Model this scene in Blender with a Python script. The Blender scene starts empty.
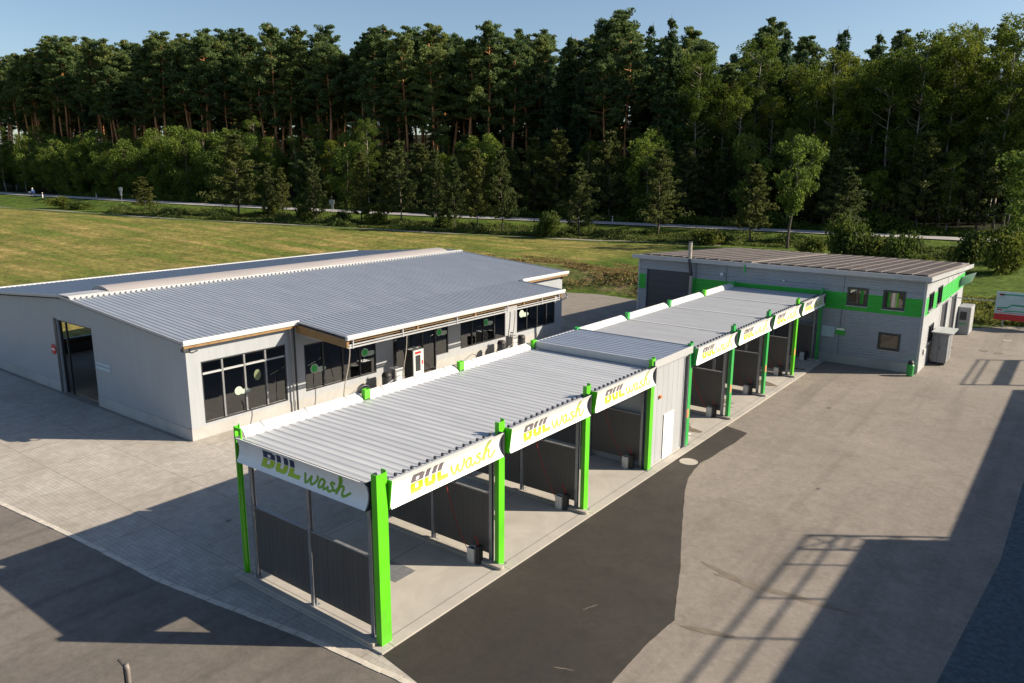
import bpy, math, random
import numpy as np
from mathutils import Vector, Matrix
random.seed(7); rng = np.random.default_rng(11)
R = math.radians
sc = bpy.context.scene
COL = sc.collection

# ------------------------------------------------------------------ helpers
class MB:
    def __init__(s): s.v=[]; s.f=[]
    def quad(s,a,b,c,d):
        n=len(s.v); s.v+= [tuple(a),tuple(b),tuple(c),tuple(d)]; s.f.append((n,n+1,n+2,n+3)); return s
    def poly(s,pts):
        n=len(s.v); s.v+=[tuple(p) for p in pts]; s.f.append(tuple(range(n,n+len(pts)))); return s
    def box(s,x0,y0,z0,x1,y1,z1):
        if x0>x1:x0,x1=x1,x0
        if y0>y1:y0,y1=y1,y0
        if z0>z1:z0,z1=z1,z0
        n=len(s.v)
        s.v+=[(x0,y0,z0),(x1,y0,z0),(x1,y1,z0),(x0,y1,z0),(x0,y0,z1),(x1,y0,z1),(x1,y1,z1),(x0,y1,z1)]
        for f in ((3,2,1,0),(4,5,6,7),(0,1,5,4),(1,2,6,5),(2,3,7,6),(3,0,4,7)): s.f.append(tuple(n+i for i in f))
        return s
    def hexa(s,p):   # 8 corners, same order as box
        n=len(s.v); s.v+=[tuple(q) for q in p]
        for f in ((3,2,1,0),(4,5,6,7),(0,1,5,4),(1,2,6,5),(2,3,7,6),(3,0,4,7)): s.f.append(tuple(n+i for i in f))
        return s
    def prism(s,prof,axis,a0,a1):   # closed 2D profile extruded along an axis: 'x' prof=(y,z), 'y' prof=(x,z), 'z' prof=(x,y)
        def P(p,a):
            return {'x':(a,p[0],p[1]),'y':(p[0],a,p[1]),'z':(p[0],p[1],a)}[axis]
        n=len(s.v); k=len(prof)
        s.v+=[P(p,a0) for p in prof]+[P(p,a1) for p in prof]
        s.f.append(tuple(range(n,n+k))); s.f.append(tuple(range(n+2*k-1,n+k-1,-1)))
        for i in range(k):
            j=(i+1)%k; s.f.append((n+i,n+k+i,n+k+j,n+j))
        return s
    def strip(s,prof,axis,a0,a1):   # open profile
        def P(p,a):
            return {'x':(a,p[0],p[1]),'y':(p[0],a,p[1])}[axis]
        n=len(s.v); k=len(prof)
        s.v+=[P(p,a0) for p in prof]+[P(p,a1) for p in prof]
        for i in range(k-1): s.f.append((n+i,n+i+1,n+k+i+1,n+k+i))
        return s
    def tube(s,pts,r,seg=8,r1=None):
        pts=[Vector(p) for p in pts]; m=len(pts); n=len(s.v)
        up=Vector((0,0,1))
        for i,p in enumerate(pts):
            d=(pts[min(i+1,m-1)]-pts[max(i-1,0)]).normalized()
            a=d.cross(up)
            if a.length<1e-3: a=d.cross(Vector((1,0,0)))
            a.normalize(); b=d.cross(a)
            rr=r if r1 is None else r+(r1-r)*i/(m-1)
            for k in range(seg):
                t=2*math.pi*k/seg; q=p+a*(math.cos(t)*rr)+b*(math.sin(t)*rr); s.v.append(tuple(q))
        for i in range(m-1):
            for k in range(seg):
                k2=(k+1)%seg
                s.f.append((n+i*seg+k,n+i*seg+k2,n+(i+1)*seg+k2,n+(i+1)*seg+k))
        s.f.append(tuple(n+k for k in range(seg))[::-1]); s.f.append(tuple(n+(m-1)*seg+k for k in range(seg)))
        return s
    def lathe(s,prof,cx,cy,seg=20):   # prof (r,z)
        n=len(s.v); k=len(prof)
        for r_,z in prof:
            for i in range(seg):
                t=2*math.pi*i/seg; s.v.append((cx+r_*math.cos(t),cy+r_*math.sin(t),z))
        for j in range(k-1):
            for i in range(seg):
                i2=(i+1)%seg; s.f.append((n+j*seg+i,n+j*seg+i2,n+(j+1)*seg+i2,n+(j+1)*seg+i))
        s.f.append(tuple(n+(k-1)*seg+i for i in range(seg))); s.f.append(tuple(n+i for i in range(seg))[::-1])
        return s
    def build(s,name,mat,parent=None,bevel=0,smooth=False,recalc=False,**tags):
        me=bpy.data.meshes.new(name); me.from_pydata(s.v,[],s.f); me.update()
        o=bpy.data.objects.new(name,me); COL.objects.link(o)
        if mat: me.materials.append(mat)
        if parent:
            o.parent=parent
            pl=parent_origin(parent)
            if pl.length>0: me.transform(Matrix.Translation(-pl))
        if recalc:
            import bmesh
            b=bmesh.new(); b.from_mesh(me); bmesh.ops.recalc_face_normals(b,faces=b.faces); b.to_mesh(me); b.free()
        if bevel:
            m=o.modifiers.new('bevel','BEVEL'); m.width=bevel; m.segments=2; m.limit_method='ANGLE'
        if smooth:
            for p in me.polygons: p.use_smooth=True
        for k,v in tags.items(): o[k]=v
        return o
def parent_origin(p):
    v=Vector((0,0,0))
    while p: v+=p.location; p=p.parent
    return v
def thing(name,loc,label,cat,group=None):
    o=bpy.data.objects.new(name,None); o.empty_display_size=.3; COL.objects.link(o); o.location=loc
    o['label']=label; o['category']=cat
    if group:o['group']=group
    return o
def tag(o,label,cat,group=None):
    o['label']=label;o['category']=cat
    if group:o['group']=group
    return o
def sheet(name,pts,z,mat,sub=None):
    m=MB(); m.poly([(x,y,z) for x,y in pts]); return m.build(name,mat,kind='structure')

# ------------------------------------------------------------------ materials
def nt(name):
    m=bpy.data.materials.new(name); m.use_nodes=True; t=m.node_tree
    b=t.nodes['Principled BSDF']; return m,t,b
def N(t,kind,**kw):
    n=t.nodes.new(kind)
    for k,v in kw.items():
        if k in n.inputs: n.inputs[k].default_value=v
        else: setattr(n,k,v)
    return n
def noise(t,scale,detail=4,rough=.55,vec=None,dist=0):
    n=N(t,'ShaderNodeTexNoise'); n.inputs['Scale'].default_value=scale; n.inputs['Detail'].default_value=detail
    n.inputs['Roughness'].default_value=rough; n.inputs['Distortion'].default_value=dist
    if vec is None:
        tc=N(t,'ShaderNodeTexCoord'); vec=tc.outputs['Object']
    t.links.new(vec,n.inputs['Vector']); return n.outputs['Fac']
def mapping(t,scale=(1,1,1),rot=(0,0,0)):
    tc=N(t,'ShaderNodeTexCoord'); mp=N(t,'ShaderNodeMapping'); mp.inputs['Scale'].default_value=scale; mp.inputs['Rotation'].default_value=rot
    t.links.new(tc.outputs['Object'],mp.inputs['Vector']); return mp.outputs['Vector']
def ramp(t,fac,stops):
    r=N(t,'ShaderNodeValToRGB'); e=r.color_ramp.elements
    while len(e)<len(stops): e.new(.5)
    for i,(p,c) in enumerate(stops):
        e[i].position=p; e[i].color=(c,c,c,1) if not hasattr(c,'__len__') else (*c,1)
    t.links.new(fac,r.inputs['Fac']); return r.outputs['Color']
def mix(t,a,b,fac,mode='MIX'):
    m=N(t,'ShaderNodeMix',data_type='RGBA',blend_type=mode)
    def put(sock,v):
        if hasattr(v,'is_linked') or hasattr(v,'links'): t.links.new(v,sock)
        elif hasattr(v,'__len__'): sock.default_value=(*v,1) if len(v)==3 else v
        else: sock.default_value=v
    put(m.inputs[0],fac); put(m.inputs[6],a); put(m.inputs[7],b); return m.outputs[2]
def bump(t,b,h,strength=.3,dist=.02):
    n=N(t,'ShaderNodeBump'); n.inputs['Strength'].default_value=strength; n.inputs['Distance'].default_value=dist
    t.links.new(h,n.inputs['Height']); t.links.new(n.outputs['Normal'],b.inputs['Normal'])
def simple(name,c,rough=.5,metal=0,var=.12,scale=2.,bmp=0,bscale=40,spec=.5,dirt=None):
    m,t,b=nt(name)
    f=noise(t,scale,6,.6)
    lo=tuple(x*(1-var) for x in c); hi=tuple(min(1,x*(1+var)) for x in c)
    col=ramp(t,f,[(.3,lo),(.7,hi)])
    if dirt:
        f2=noise(t,scale*.35,5,.7); k=ramp(t,f2,[(.5,0),(.75,1)])
        col=mix(t,col,dirt,k)
    t.links.new(col,b.inputs['Base Color'])
    rr=ramp(t,f,[(.3,max(0,rough-.08)),(.7,min(1,rough+.1))]); t.links.new(rr,b.inputs['Roughness'])
    b.inputs['Metallic'].default_value=metal; b.inputs['Specular IOR Level'].default_value=spec
    if bmp: bump(t,b,noise(t,bscale,4),bmp,.01)
    return m

def asphalt(name,base,stain,grain=.35,streak=True,cracks=True):
    m,t,b=nt(name)
    big=noise(t,.12,5,.6,dist=.6); mid=noise(t,.9,6,.65); fine=noise(t,45,3,.6)
    c=mix(t,base,stain,ramp(t,big,[(.38,0),(.66,1)]))
    c=mix(t,c,tuple(x*.66 for x in base),ramp(t,mid,[(.46,0),(.78,.8)]))
    if streak:
        st=noise(t,1,6,.6,vec=mapping(t,(.9,.06,1),(0,0,R(-12))))
        c=mix(t,c,tuple(x*.62 for x in stain),ramp(t,st,[(.52,0),(.74,.7)]))
        st2=noise(t,1,5,.6,vec=mapping(t,(.05,1.1,1),(0,0,R(20))))
        c=mix(t,c,tuple(min(1,x*1.35) for x in base),ramp(t,st2,[(.6,0),(.8,.35)]))
    md=noise(t,5,6,.75); c=mix(t,c,ramp(t,md,[(.32,.72),(.68,1.12)]),.75,'MULTIPLY')
    lg=noise(t,.035,3,.5,dist=1.); c=mix(t,c,ramp(t,lg,[(.35,.82),(.65,1.1)]),.8,'MULTIPLY')
    g=ramp(t,fine,[(.3,1-grain),(.7,1+grain*.0)])
    c=mix(t,c,g,.8,'MULTIPLY')
    if cracks:
        v=N(t,'ShaderNodeTexVoronoi',feature='DISTANCE_TO_EDGE'); v.inputs['Scale'].default_value=.16
        wv=N(t,'ShaderNodeVectorMath',operation='ADD'); tc=N(t,'ShaderNodeTexCoord')
        nn=N(t,'ShaderNodeTexNoise'); nn.inputs['Scale'].default_value=.8; nn.inputs['Detail'].default_value=6
        t.links.new(tc.outputs['Object'],nn.inputs['Vector'])
        t.links.new(tc.outputs['Object'],wv.inputs[0]); sc_=N(t,'ShaderNodeVectorMath',operation='SCALE'); sc_.inputs['Scale'].default_value=2.2
        t.links.new(nn.outputs['Color'],sc_.inputs[0]); t.links.new(sc_.outputs[0],wv.inputs[1]); t.links.new(wv.outputs[0],v.inputs['Vector'])
        k=ramp(t,v.outputs['Distance'],[(0,.55),(.006,0)])
        msk=ramp(t,noise(t,.3,2),[(.5,0),(.6,1)])
        kk=mix(t,(0,0,0),k,msk)
        c=mix(t,c,tuple(x*.45 for x in base),kk)
    # small spots
    vs=N(t,'ShaderNodeTexVoronoi'); vs.inputs['Scale'].default_value=1.1; tc2=N(t,'ShaderNodeTexCoord'); t.links.new(tc2.outputs['Object'],vs.inputs['Vector'])
    sp=ramp(t,vs.outputs['Distance'],[(.035,.7),(.06,0)])
    c=mix(t,c,tuple(x*.4 for x in base),mix(t,(0,0,0),sp,ramp(t,noise(t,.5,3),[(.5,0),(.62,1)])))
    t.links.new(c,b.inputs['Base Color'])
    t.links.new(ramp(t,mid,[(.3,.72),(.7,.95)]),b.inputs['Roughness'])
    bump(t,b,fine,.35,.01)
    return m

M={}
M['asphalt']=asphalt('worn_asphalt',(.305,.268,.23),(.245,.214,.186))
M['asphalt_left']=asphalt('old_asphalt',(.215,.19,.165),(.14,.126,.112))
M['patch']=asphalt('fresh_asphalt',(.034,.029,.025),(.058,.048,.04),cracks=False)
M['yard']=asphalt('yard_paving',(.3,.27,.23),(.26,.235,.2),streak=False)
M['road']=asphalt('road_asphalt',(.42,.41,.40),(.36,.355,.35),cracks=False,streak=False)
M['gravel']=simple('slate_gravel',(.05,.075,.09),.85,0,.55,6,1,9)

def pavers():
    m,t,b=nt('concrete_pavers')
    br=N(t,'ShaderNodeTexBrick'); br.inputs['Scale'].default_value=1
    br.inputs['Brick Width'].default_value=.24; br.inputs['Row Height'].default_value=.16; br.inputs['Mortar Size'].default_value=.009
    br.inputs['Color1'].default_value=(.45,.42,.38,1); br.inputs['Color2'].default_value=(.41,.38,.34,1); br.inputs['Mortar'].default_value=(.26,.235,.2,1)
    br.inputs['Mortar Smooth'].default_value=.4
    t.links.new(mapping(t,(1,1,1),(0,0,0)),br.inputs['Vector'])
    c=br.outputs['Color']
    c=mix(t,c,(.30,.268,.228),ramp(t,noise(t,.18,7,.7,dist=.7),[(.42,0),(.66,.85)]))
    c=mix(t,c,ramp(t,noise(t,2.2,6,.7),[(.35,.8),(.65,1.08)]),.8,'MULTIPLY')
    c=mix(t,c,(.42,.4,.36),ramp(t,noise(t,.5,6,.7,dist=1.),[(.58,0),(.75,.5)]))
    ck=N(t,'ShaderNodeTexBrick'); ck.inputs['Scale'].default_value=1; ck.inputs['Brick Width'].default_value=2.9; ck.inputs['Row Height'].default_value=2.9; ck.offset=0
    ck.inputs['Mortar Size'].default_value=.06; ck.inputs['Mortar Smooth'].default_value=.3
    ck.inputs['Color1'].default_value=(1,1,1,1); ck.inputs['Color2'].default_value=(.93,.93,.93,1); ck.inputs['Mortar'].default_value=(.8,.8,.8,1)
    t.links.new(mapping(t),ck.inputs['Vector'])
    c=mix(t,c,ck.outputs['Color'],.8,'MULTIPLY')
    t.links.new(c,b.inputs['Base Color']); b.inputs['Roughness'].default_value=.85
    bump(t,b,br.outputs['Fac'],-.3,.01); return m
M['pavers']=pavers()
def concrete(name,base,joint=None):
    m,t,b=nt(name)
    c=mix(t,base,tuple(x*.72 for x in base),ramp(t,noise(t,.5,7,.65,dist=.8),[(.4,0),(.75,.9)]))
    c=mix(t,c,tuple(x*.55 for x in base),ramp(t,noise(t,1,6,.6,vec=mapping(t,(.25,1.6,1))),[(.6,0),(.85,.6)]))
    c=mix(t,c,(1,1,1),.0)
    f=noise(t,30,4)
    c=mix(t,c,ramp(t,f,[(.3,.85),(.7,1)]),.8,'MULTIPLY')
    if joint:
        ck=N(t,'ShaderNodeTexBrick'); ck.inputs['Scale'].default_value=1; ck.inputs['Brick Width'].default_value=joint[0]; ck.inputs['Row Height'].default_value=joint[1]; ck.offset=0
        ck.inputs['Mortar Size'].default_value=.018; ck.inputs['Color1'].default_value=(1,1,1,1); ck.inputs['Color2'].default_value=(.95,.95,.95,1); ck.inputs['Mortar'].default_value=(.5,.5,.5,1)
        t.links.new(mapping(t),ck.inputs['Vector']); c=mix(t,c,ck.outputs['Color'],1.,'MULTIPLY')
    t.links.new(c,b.inputs['Base Color']); b.inputs['Roughness'].default_value=.8
    bump(t,b,f,.15,.01); return m
M['slab']=concrete('bay_concrete',(.46,.435,.395),(3.,5.1))
M['kerb']=concrete('kerb_concrete',(.42,.39,.34))
M['plinth']=concrete('plinth_concrete',(.44,.44,.43))

def sheetmetal(name,c,rough=.4,metal=.0,streak=.12,axis=0,spec=.5):
    m,t,b=nt(name)
    sc_=(.3,3,3) if axis==0 else ((3,.3,3) if axis==1 else (3,3,.25))
    s1=noise(t,1,6,.65,vec=mapping(t,sc_)); s2=noise(t,.4,5,.6)
    k=ramp(t,s1,[(.35,1-streak),(.7,1)]); col=mix(t,c,k,1,'MULTIPLY')
    col=mix(t,col,tuple(x*.8 for x in c),ramp(t,s2,[(.5,0),(.8,.6)]))
    t.links.new(col,b.inputs['Base Color']); b.inputs['Metallic'].default_value=metal
    t.links.new(ramp(t,s1,[(.3,rough-.06),(.7,rough+.12)]),b.inputs['Roughness'])
    b.inputs['Specular IOR Level'].default_value=spec
    return m
M['roof_lb']=sheetmetal('hall_roof_sheet',(.27,.305,.36),.42,.0,.14,0)
M['roof_lb2']=sheetmetal('ridge_cover',(.37,.34,.33),.5,0,.15,1)
M['roof_can']=sheetmetal('canopy_roof_sheet',(.47,.485,.505),.4,.0,.16,0)
M['roof_far']=sheetmetal('far_canopy_sheet',(.44,.45,.46),.42,.0,.16,0)
M['roof_tech']=sheetmetal('room_roof_sheet',(.30,.345,.42),.38,.0,.1,0)
M['white']=sheetmetal('white_coated',(.66,.66,.66),.35,0,.08,1)
M['gutter']=sheetmetal('gutter_metal',(.45,.46,.47),.35,0,.12,1)
M['wall_lb']=sheetmetal('hall_wall_panel',(.365,.39,.42),.5,0,.1,2)
M['wall_tech']=sheetmetal('room_wall_panel',(.38,.40,.425),.45,0,.12,2)
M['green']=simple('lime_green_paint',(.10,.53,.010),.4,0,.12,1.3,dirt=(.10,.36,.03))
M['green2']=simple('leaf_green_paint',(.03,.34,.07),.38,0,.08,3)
M['green_band']=simple('green_cladding',(.02,.38,.035),.4,0,.06,2)
M['steel']=simple('galvanised_steel',(.30,.31,.33),.4,.5,.15,5)
M['darksteel']=simple('dark_steel',(.06,.065,.075),.45,.3,.2,5)
M['black']=simple('black_rubber',(.02,.02,.022),.6,0,.2,8)
M['red']=simple('red_hose',(.38,.02,.015),.4,0,.1,5)
M['orange']=simple('orange_lamp',(.7,.18,.02),.4,0,.1,5)
M['wood']=simple('glulam_timber',(.26,.15,.055),.6,0,.22,4)
M['frame']=simple('anthracite_frame',(.03,.033,.038),.4,0,.15,6)
M['frame_light']=simple('aluminium_frame',(.25,.26,.27),.4,.3,.1,6)
M['door_blue']=simple('roller_door_anthracite',(.028,.042,.065),.4,0,.15,1)
M['door_white']=simple('white_door',(.75,.75,.73),.4,0,.05,3)
M['machine']=simple('machine_light_grey',(.6,.6,.58),.45,0,.08,5)
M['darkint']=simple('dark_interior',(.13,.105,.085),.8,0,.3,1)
M['intfloor']=simple('interior_floor',(.32,.22,.14),.6,0,.3,.8)
M['logo_dark']=simple('logo_navy',(.018,.03,.09),.45,0,.05,3)
M['logo_dark_glare']=simple('logo_glare_grey',(.15,.13,.15),.5,0,.25,5)  # dark logo tone paled to grey, glare put into the colour
M['logo_lime']=simple('logo_lime',(.36,.52,.01),.45,0,.05,3)
M['logo_green']=simple('logo_green',(.16,.36,.01),.45,0,.05,3)
M['logo_green_glare']=simple('logo_glare_lime',(.40,.50,.06),.45,0,.15,5)  # script green paled by glare that is put into the colour
M['sticker_green']=simple('sticker_green',(.03,.45,.08),.5)
M['sticker_white']=simple('sticker_pale',(.42,.5,.42),.5)
M['signwhite']=simple('sign_panel_white',(.8,.8,.79),.35,0,.05,2)
M['sign_red']=simple('sign_red',(.5,.02,.03),.45)
M['sign_teal']=simple('sign_teal',(.02,.28,.17),.45)
M['sign_blue']=simple('sign_pale_blue',(.42,.55,.62),.45)
M['tan']=simple('weathered_tan',(.36,.32,.27),.6,0,.2,9)

M['rail_metal']=simple('rail_metal',(.19,.17,.155),.5,0,.15,4)
def ribwall(name,c,pitch):
    m,t,b=nt(name)
    tc=N(t,'ShaderNodeTexCoord'); sx=N(t,'ShaderNodeSeparateXYZ'); t.links.new(tc.outputs['Object'],sx.inputs[0])
    mu=N(t,'ShaderNodeMath',operation='MULTIPLY'); mu.inputs[1].default_value=2*math.pi/pitch; t.links.new(sx.outputs['Z'],mu.inputs[0])
    si=N(t,'ShaderNodeMath',operation='SINE'); t.links.new(mu.outputs[0],si.inputs[0])
    s2=noise(t,.5,5,.6,vec=mapping(t,(1,1,.3)))
    col=mix(t,c,tuple(x*.78 for x in c),ramp(t,s2,[(.4,0),(.75,1)]))
    t.links.new(col,b.inputs['Base Color']); b.inputs['Roughness'].default_value=.42
    bump(t,b,si.outputs[0],.9,.022); return m
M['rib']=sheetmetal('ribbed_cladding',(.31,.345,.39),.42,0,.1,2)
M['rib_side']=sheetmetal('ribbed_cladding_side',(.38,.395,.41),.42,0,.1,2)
def glass(name,tint,ior=1.55,r=.02):
    m,t,b=nt(name); t.nodes.remove(b)
    tr=N(t,'ShaderNodeBsdfTransparent'); tr.inputs['Color'].default_value=(*tint,1)
    gl=N(t,'ShaderNodeBsdfGlossy'); gl.inputs['Roughness'].default_value=r; gl.inputs['Color'].default_value=(.9,.95,1,1)
    fr=N(t,'ShaderNodeFresnel'); fr.inputs['IOR'].default_value=ior
    mx=N(t,'ShaderNodeMixShader'); t.links.new(fr.outputs[0],mx.inputs[0]); t.links.new(tr.outputs[0],mx.inputs[1]); t.links.new(gl.outputs[0],mx.inputs[2])
    t.links.new(mx.outputs[0],t.nodes['Material Output'].inputs['Surface']); return m
M['glass']=glass('tinted_glass',(.5,.44,.36),2.1)
M['panel_dark']=sheetmetal('partition_panel',(.1,.093,.087),.45,0,.15,2)
M['solar']=simple('solar_module',(.095,.074,.062),.4,0,.3,1.3)
def leafmat(name,c1,c2,c3):
    m,t,b=nt(name)
    oi=N(t,'ShaderNodeObjectInfo'); g=N(t,'ShaderNodeNewGeometry')
    f=noise(t,.55,4,.6)
    c=ramp(t,f,[(.34,c1),(.5,c2),(.68,c3)])
    tn=ramp(t,oi.outputs['Random'],[(0,(.72,.8,.8)),(.5,(1,1,1)),(1,(1.25,1.1,.85))])
    c=mix(t,c,tn,1,'MULTIPLY')
    fi=noise(t,3.5,2); c=mix(t,c,ramp(t,fi,[(.3,.6),(.7,1.25)]),1,'MULTIPLY')
    t.links.new(c,b.inputs['Base Color']); b.inputs['Roughness'].default_value=.75; b.inputs['Specular IOR Level'].default_value=.2
    tl=N(t,'ShaderNodeBsdfTranslucent'); t.links.new(c,tl.inputs['Color'])
    mx=N(t,'ShaderNodeMixShader'); mx.inputs[0].default_value=.45
    t.links.new(b.outputs[0],mx.inputs[1]); t.links.new(tl.outputs[0],mx.inputs[2]); t.links.new(mx.outputs[0],t.nodes['Material Output'].inputs['Surface'])
    return m
M['pine']=leafmat('pine_needles',(0.072,0.109,0.045),(0.129,0.187,0.064),(0.210,0.265,0.084))
M['pine_young']=leafmat('young_pine_needles',(.05,.07,.022),(.09,.115,.034),(.14,.16,.05))
M['spruce']=leafmat('spruce_needles',(0.029,0.062,0.029),(0.056,0.102,0.043),(0.102,0.153,0.056))
M['birch']=leafmat('birch_leaves',(0.063,0.099,0.015),(0.121,0.168,0.025),(0.185,0.224,0.033))
M['broad']=leafmat('broad_leaves',(0.072,0.117,0.024),(0.140,0.200,0.033),(0.218,0.279,0.048))
M['bush']=leafmat('bush_leaves',(0.043,0.065,0.017),(0.094,0.131,0.026),(0.189,0.210,0.043))
M['weed']=leafmat('weeds',(0.072,0.102,0.023),(0.145,0.174,0.041),(0.246,0.239,0.072))
M['dryweed']=leafmat('dry_weeds',(0.102,0.094,0.043),(0.189,0.160,0.080),(0.290,0.239,0.131))
def bark(name,lo,hi,z0,z1):
    m,t,b=nt(name)
    tc=N(t,'ShaderNodeTexCoord'); sx=N(t,'ShaderNodeSeparateXYZ'); t.links.new(tc.outputs['Object'],sx.inputs[0])
    mr=N(t,'ShaderNodeMapRange'); mr.inputs['From Min'].default_value=z0; mr.inputs['From Max'].default_value=z1; t.links.new(sx.outputs['Z'],mr.inputs['Value'])
    c=mix(t,lo,hi,mr.outputs[0]); c=mix(t,c,ramp(t,noise(t,4,5),[(.3,.7),(.7,1.25)]),1,'MULTIPLY')
    t.links.new(c,b.inputs['Base Color']); b.inputs['Roughness'].default_value=.9; return m
M['bark_pine']=bark('pine_bark',(.10,.075,.055),(.55,.25,.11),2,11)
M['bark_dark']=bark('dark_bark',(.085,.07,.055),(.12,.095,.07),0,10)
M['bark_birch']=bark('birch_bark',(.3,.28,.24),(.34,.3,.25),0,10)

# ------------------------------------------------------------------ terrain
RX=[(-420,70,5.6),(-226.3,74.1,5.0),(-128.6,84.9,4.2),(-75.7,106.0,3.0),(-34.0,118.4,2.5),(2.8,123.0,2.3),(60,126,2.3),(300,130,2.3)]
def road(x):
    if x<=RX[0][0]: return RX[0][1],RX[0][2]
    for (x0,y0,z0),(x1,y1,z1) in zip(RX,RX[1:]):
        if x<=x1:
            t=(x-x0)/(x1-x0); return y0+(y1-y0)*t,z0+(z1-z0)*t
    return RX[-1][1],RX[-1][2]
def sroad(x):
    s=[road(x+d) for d in (-30,-20,-10,0,10,20,30)]
    return sum(a[0] for a in s)/7,sum(a[1] for a in s)/7
def sm(t): t=max(0,min(1,t)); return t*t*(3-2*t)
def HT(x,y):
    yr,zr=sroad(x); v=y-yr; ze=zr-1.3
    if v>6: return zr-.4+min(6,(v-6)*.04)+min(16,max(0,v-70)*.17)
    if v>3.6: return zr-.4*sm((v-3.6)/2.4)
    if v>-3.6: return zr
    if v>-20: h=zr+(ze-zr)*sm((-3.6-v)/9.)
    else: h=ze*(1-sm((-20-v)/(45+max(0,-x-80)*.35)))
    e=1.5*sm((y-54.3)/6.5)*sm((-7-x)/4.)*sm((x+62)/16.)
    if y<52.5 and x>-44: h=min(h,0)
    elif y<54.3 and x>-62: h*=sm((y-52.5)/1.8)
    if x>-9: h*=sm((y-60-max(0,(x-5)*.6))/12.)
    return max(h,e)
def GZ(x,y): return HT(x,y)-.1

def ground_mat():
    m,t,b=nt('meadow_and_field')
    tc=N(t,'ShaderNodeTexCoord')
    at=N(t,'ShaderNodeAttribute'); at.attribute_name='cover'   # x: field, y: forest floor, z: embankment
    sp=N(t,'ShaderNodeSeparateColor'); t.links.new(at.outputs['Color'],sp.inputs[0])
    # lush verge grass
    grass=ramp(t,noise(t,.35,7,.65),[(.3,(.05,.085,.014)),(.5,(.085,.135,.02)),(.72,(.13,.17,.032))])
    # stubble field: strips along the driving direction
    st=noise(t,1,7,.6,vec=mapping(t,(.035,.5,1),(0,0,R(-16))))
    st2=noise(t,.16,6,.65,dist=.4); fine=noise(t,1.7,6,.75)
    field=ramp(t,st,[(.38,(.15,.19,.036)),(.5,(.24,.22,.06)),(.63,(.36,.275,.1))])
    field=mix(t,field,(.1,.13,.025),ramp(t,st2,[(.42,0),(.68,.75)]))
    c=mix(t,grass,field,sp.outputs[0])
    em=ramp(t,noise(t,.45,7,.7),[(.38,(.09,.14,.028)),(.52,(.16,.16,.055)),(.66,(.27,.2,.11))])
    c=mix(t,c,em,sp.outputs[2])
    fl=ramp(t,noise(t,.4,5),[(.3,(.018,.02,.01)),(.7,(.04,.045,.015))])
    c=mix(t,c,fl,sp.outputs[1])
    c=mix(t,c,ramp(t,fine,[(.34,.42),(.68,1.35)]),.95,'MULTIPLY')
    c=mix(t,c,ramp(t,noise(t,.6,5,.7),[(.35,.7),(.65,1.15)]),.9,'MULTIPLY')
    t.links.new(c,b.inputs['Base Color']); b.inputs['Roughness'].default_value=.95; b.inputs['Specular IOR Level'].default_value=.1
    bump(t,b,fine,.9,.25); return m
def axis_pts(a,b,breaks):
    out=[a]
    while out[-1]<b:
        step=[s for lo,hi,s in breaks if lo<=out[-1]<hi][0]; out.append(out[-1]+step)
    return out
def make_ground():
    xs=axis_pts(-900,700,[(-1000,-420,60),(-420,-220,8),(-220,-70,3),(-70,20,1),(20,80,4),(80,2000,60)])
    ys=axis_pts(-300,900,[(-400,-60,60),(-60,20,8),(20,50,2),(50,70,.75),(70,135,1.5),(135,160,3),(160,240,6),(240,2000,60)])
    v=[];cov=[]
    for y in ys:
        for x in xs:
            v.append((x,y,GZ(x,y)))
            yr,zr=sroad(x); w=y-yr
            track=w+20.5+max(0,(-x-80))*.0
            fld=sm((-track-1.)/2.)*(1 if x<-40 else sm((-38-x)/6+1))
            fl=sm((w-9)/3.)
            emb=sm((y-55.3)/1.2)*sm((66-y)/4.)*sm((-7-x)/3.)*sm((x+60)/10.)
            if x>-9: emb=max(emb,.55*sm((y-60)/2)*sm((72-y)/4))
            cov.append((fld,fl,emb,1))
    nx=len(xs); f=[(j*nx+i,j*nx+i+1,(j+1)*nx+i+1,(j+1)*nx+i) for j in range(len(ys)-1) for i in range(nx-1)]
    me=bpy.data.meshes.new('ground'); me.from_pydata(v,[],f); me.update()
    a=me.color_attributes.new('cover','FLOAT_COLOR','POINT')
    a.data.foreach_set('color',np.array(cov,dtype=np.float32).ravel())
    for p in me.polygons:p.use_smooth=True
    o=bpy.data.objects.new('ground',me); COL.objects.link(o); me.materials.append(ground_mat()); o['kind']='structure'
make_ground()

def ribbon_on_ground(name,pathv,halfw,mat,x0,x1,step,dz,n=4,crown=0):
    m=MB(); rows=[]
    x=x0
    while x<=x1:
        yr,_=sroad(x); y=yr+pathv(x)
        dy=(sroad(x+1)[0]-sroad(x-1)[0])/2; L=math.hypot(1,dy); nx,ny=-dy/L,1/L
        hw=halfw(x)
        rows.append([(x+nx*w,y+ny*w,GZ(x+nx*w,y+ny*w)+dz) for w in [hw*(2*k/n-1) for k in range(n+1)]]); x+=step
    for a,b in zip(rows,rows[1:]):
        for k in range(n): m.quad(a[k],b[k],b[k+1],a[k+1])
    return m.build(name,mat,kind='structure')
ribbon_on_ground('country_road',lambda x:0,lambda x:3.1,M['road'],-330,200,3,.16)
ribbon_on_ground('road_edge_line',lambda x:-2.75,lambda x:.07,M['signwhite'],-330,200,3,.175,1)
ribbon_on_ground('road_edge_line',lambda x:2.75,lambda x:.07,M['signwhite'],-330,200,3,.175,1)
ribbon_on_ground('dirt_track',lambda x:-20.2+.5*math.sin(x*.11),lambda x:.55+.4*math.sin(x*.23+1),M['yard'],-230,-30,1.5,.06,2)

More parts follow.
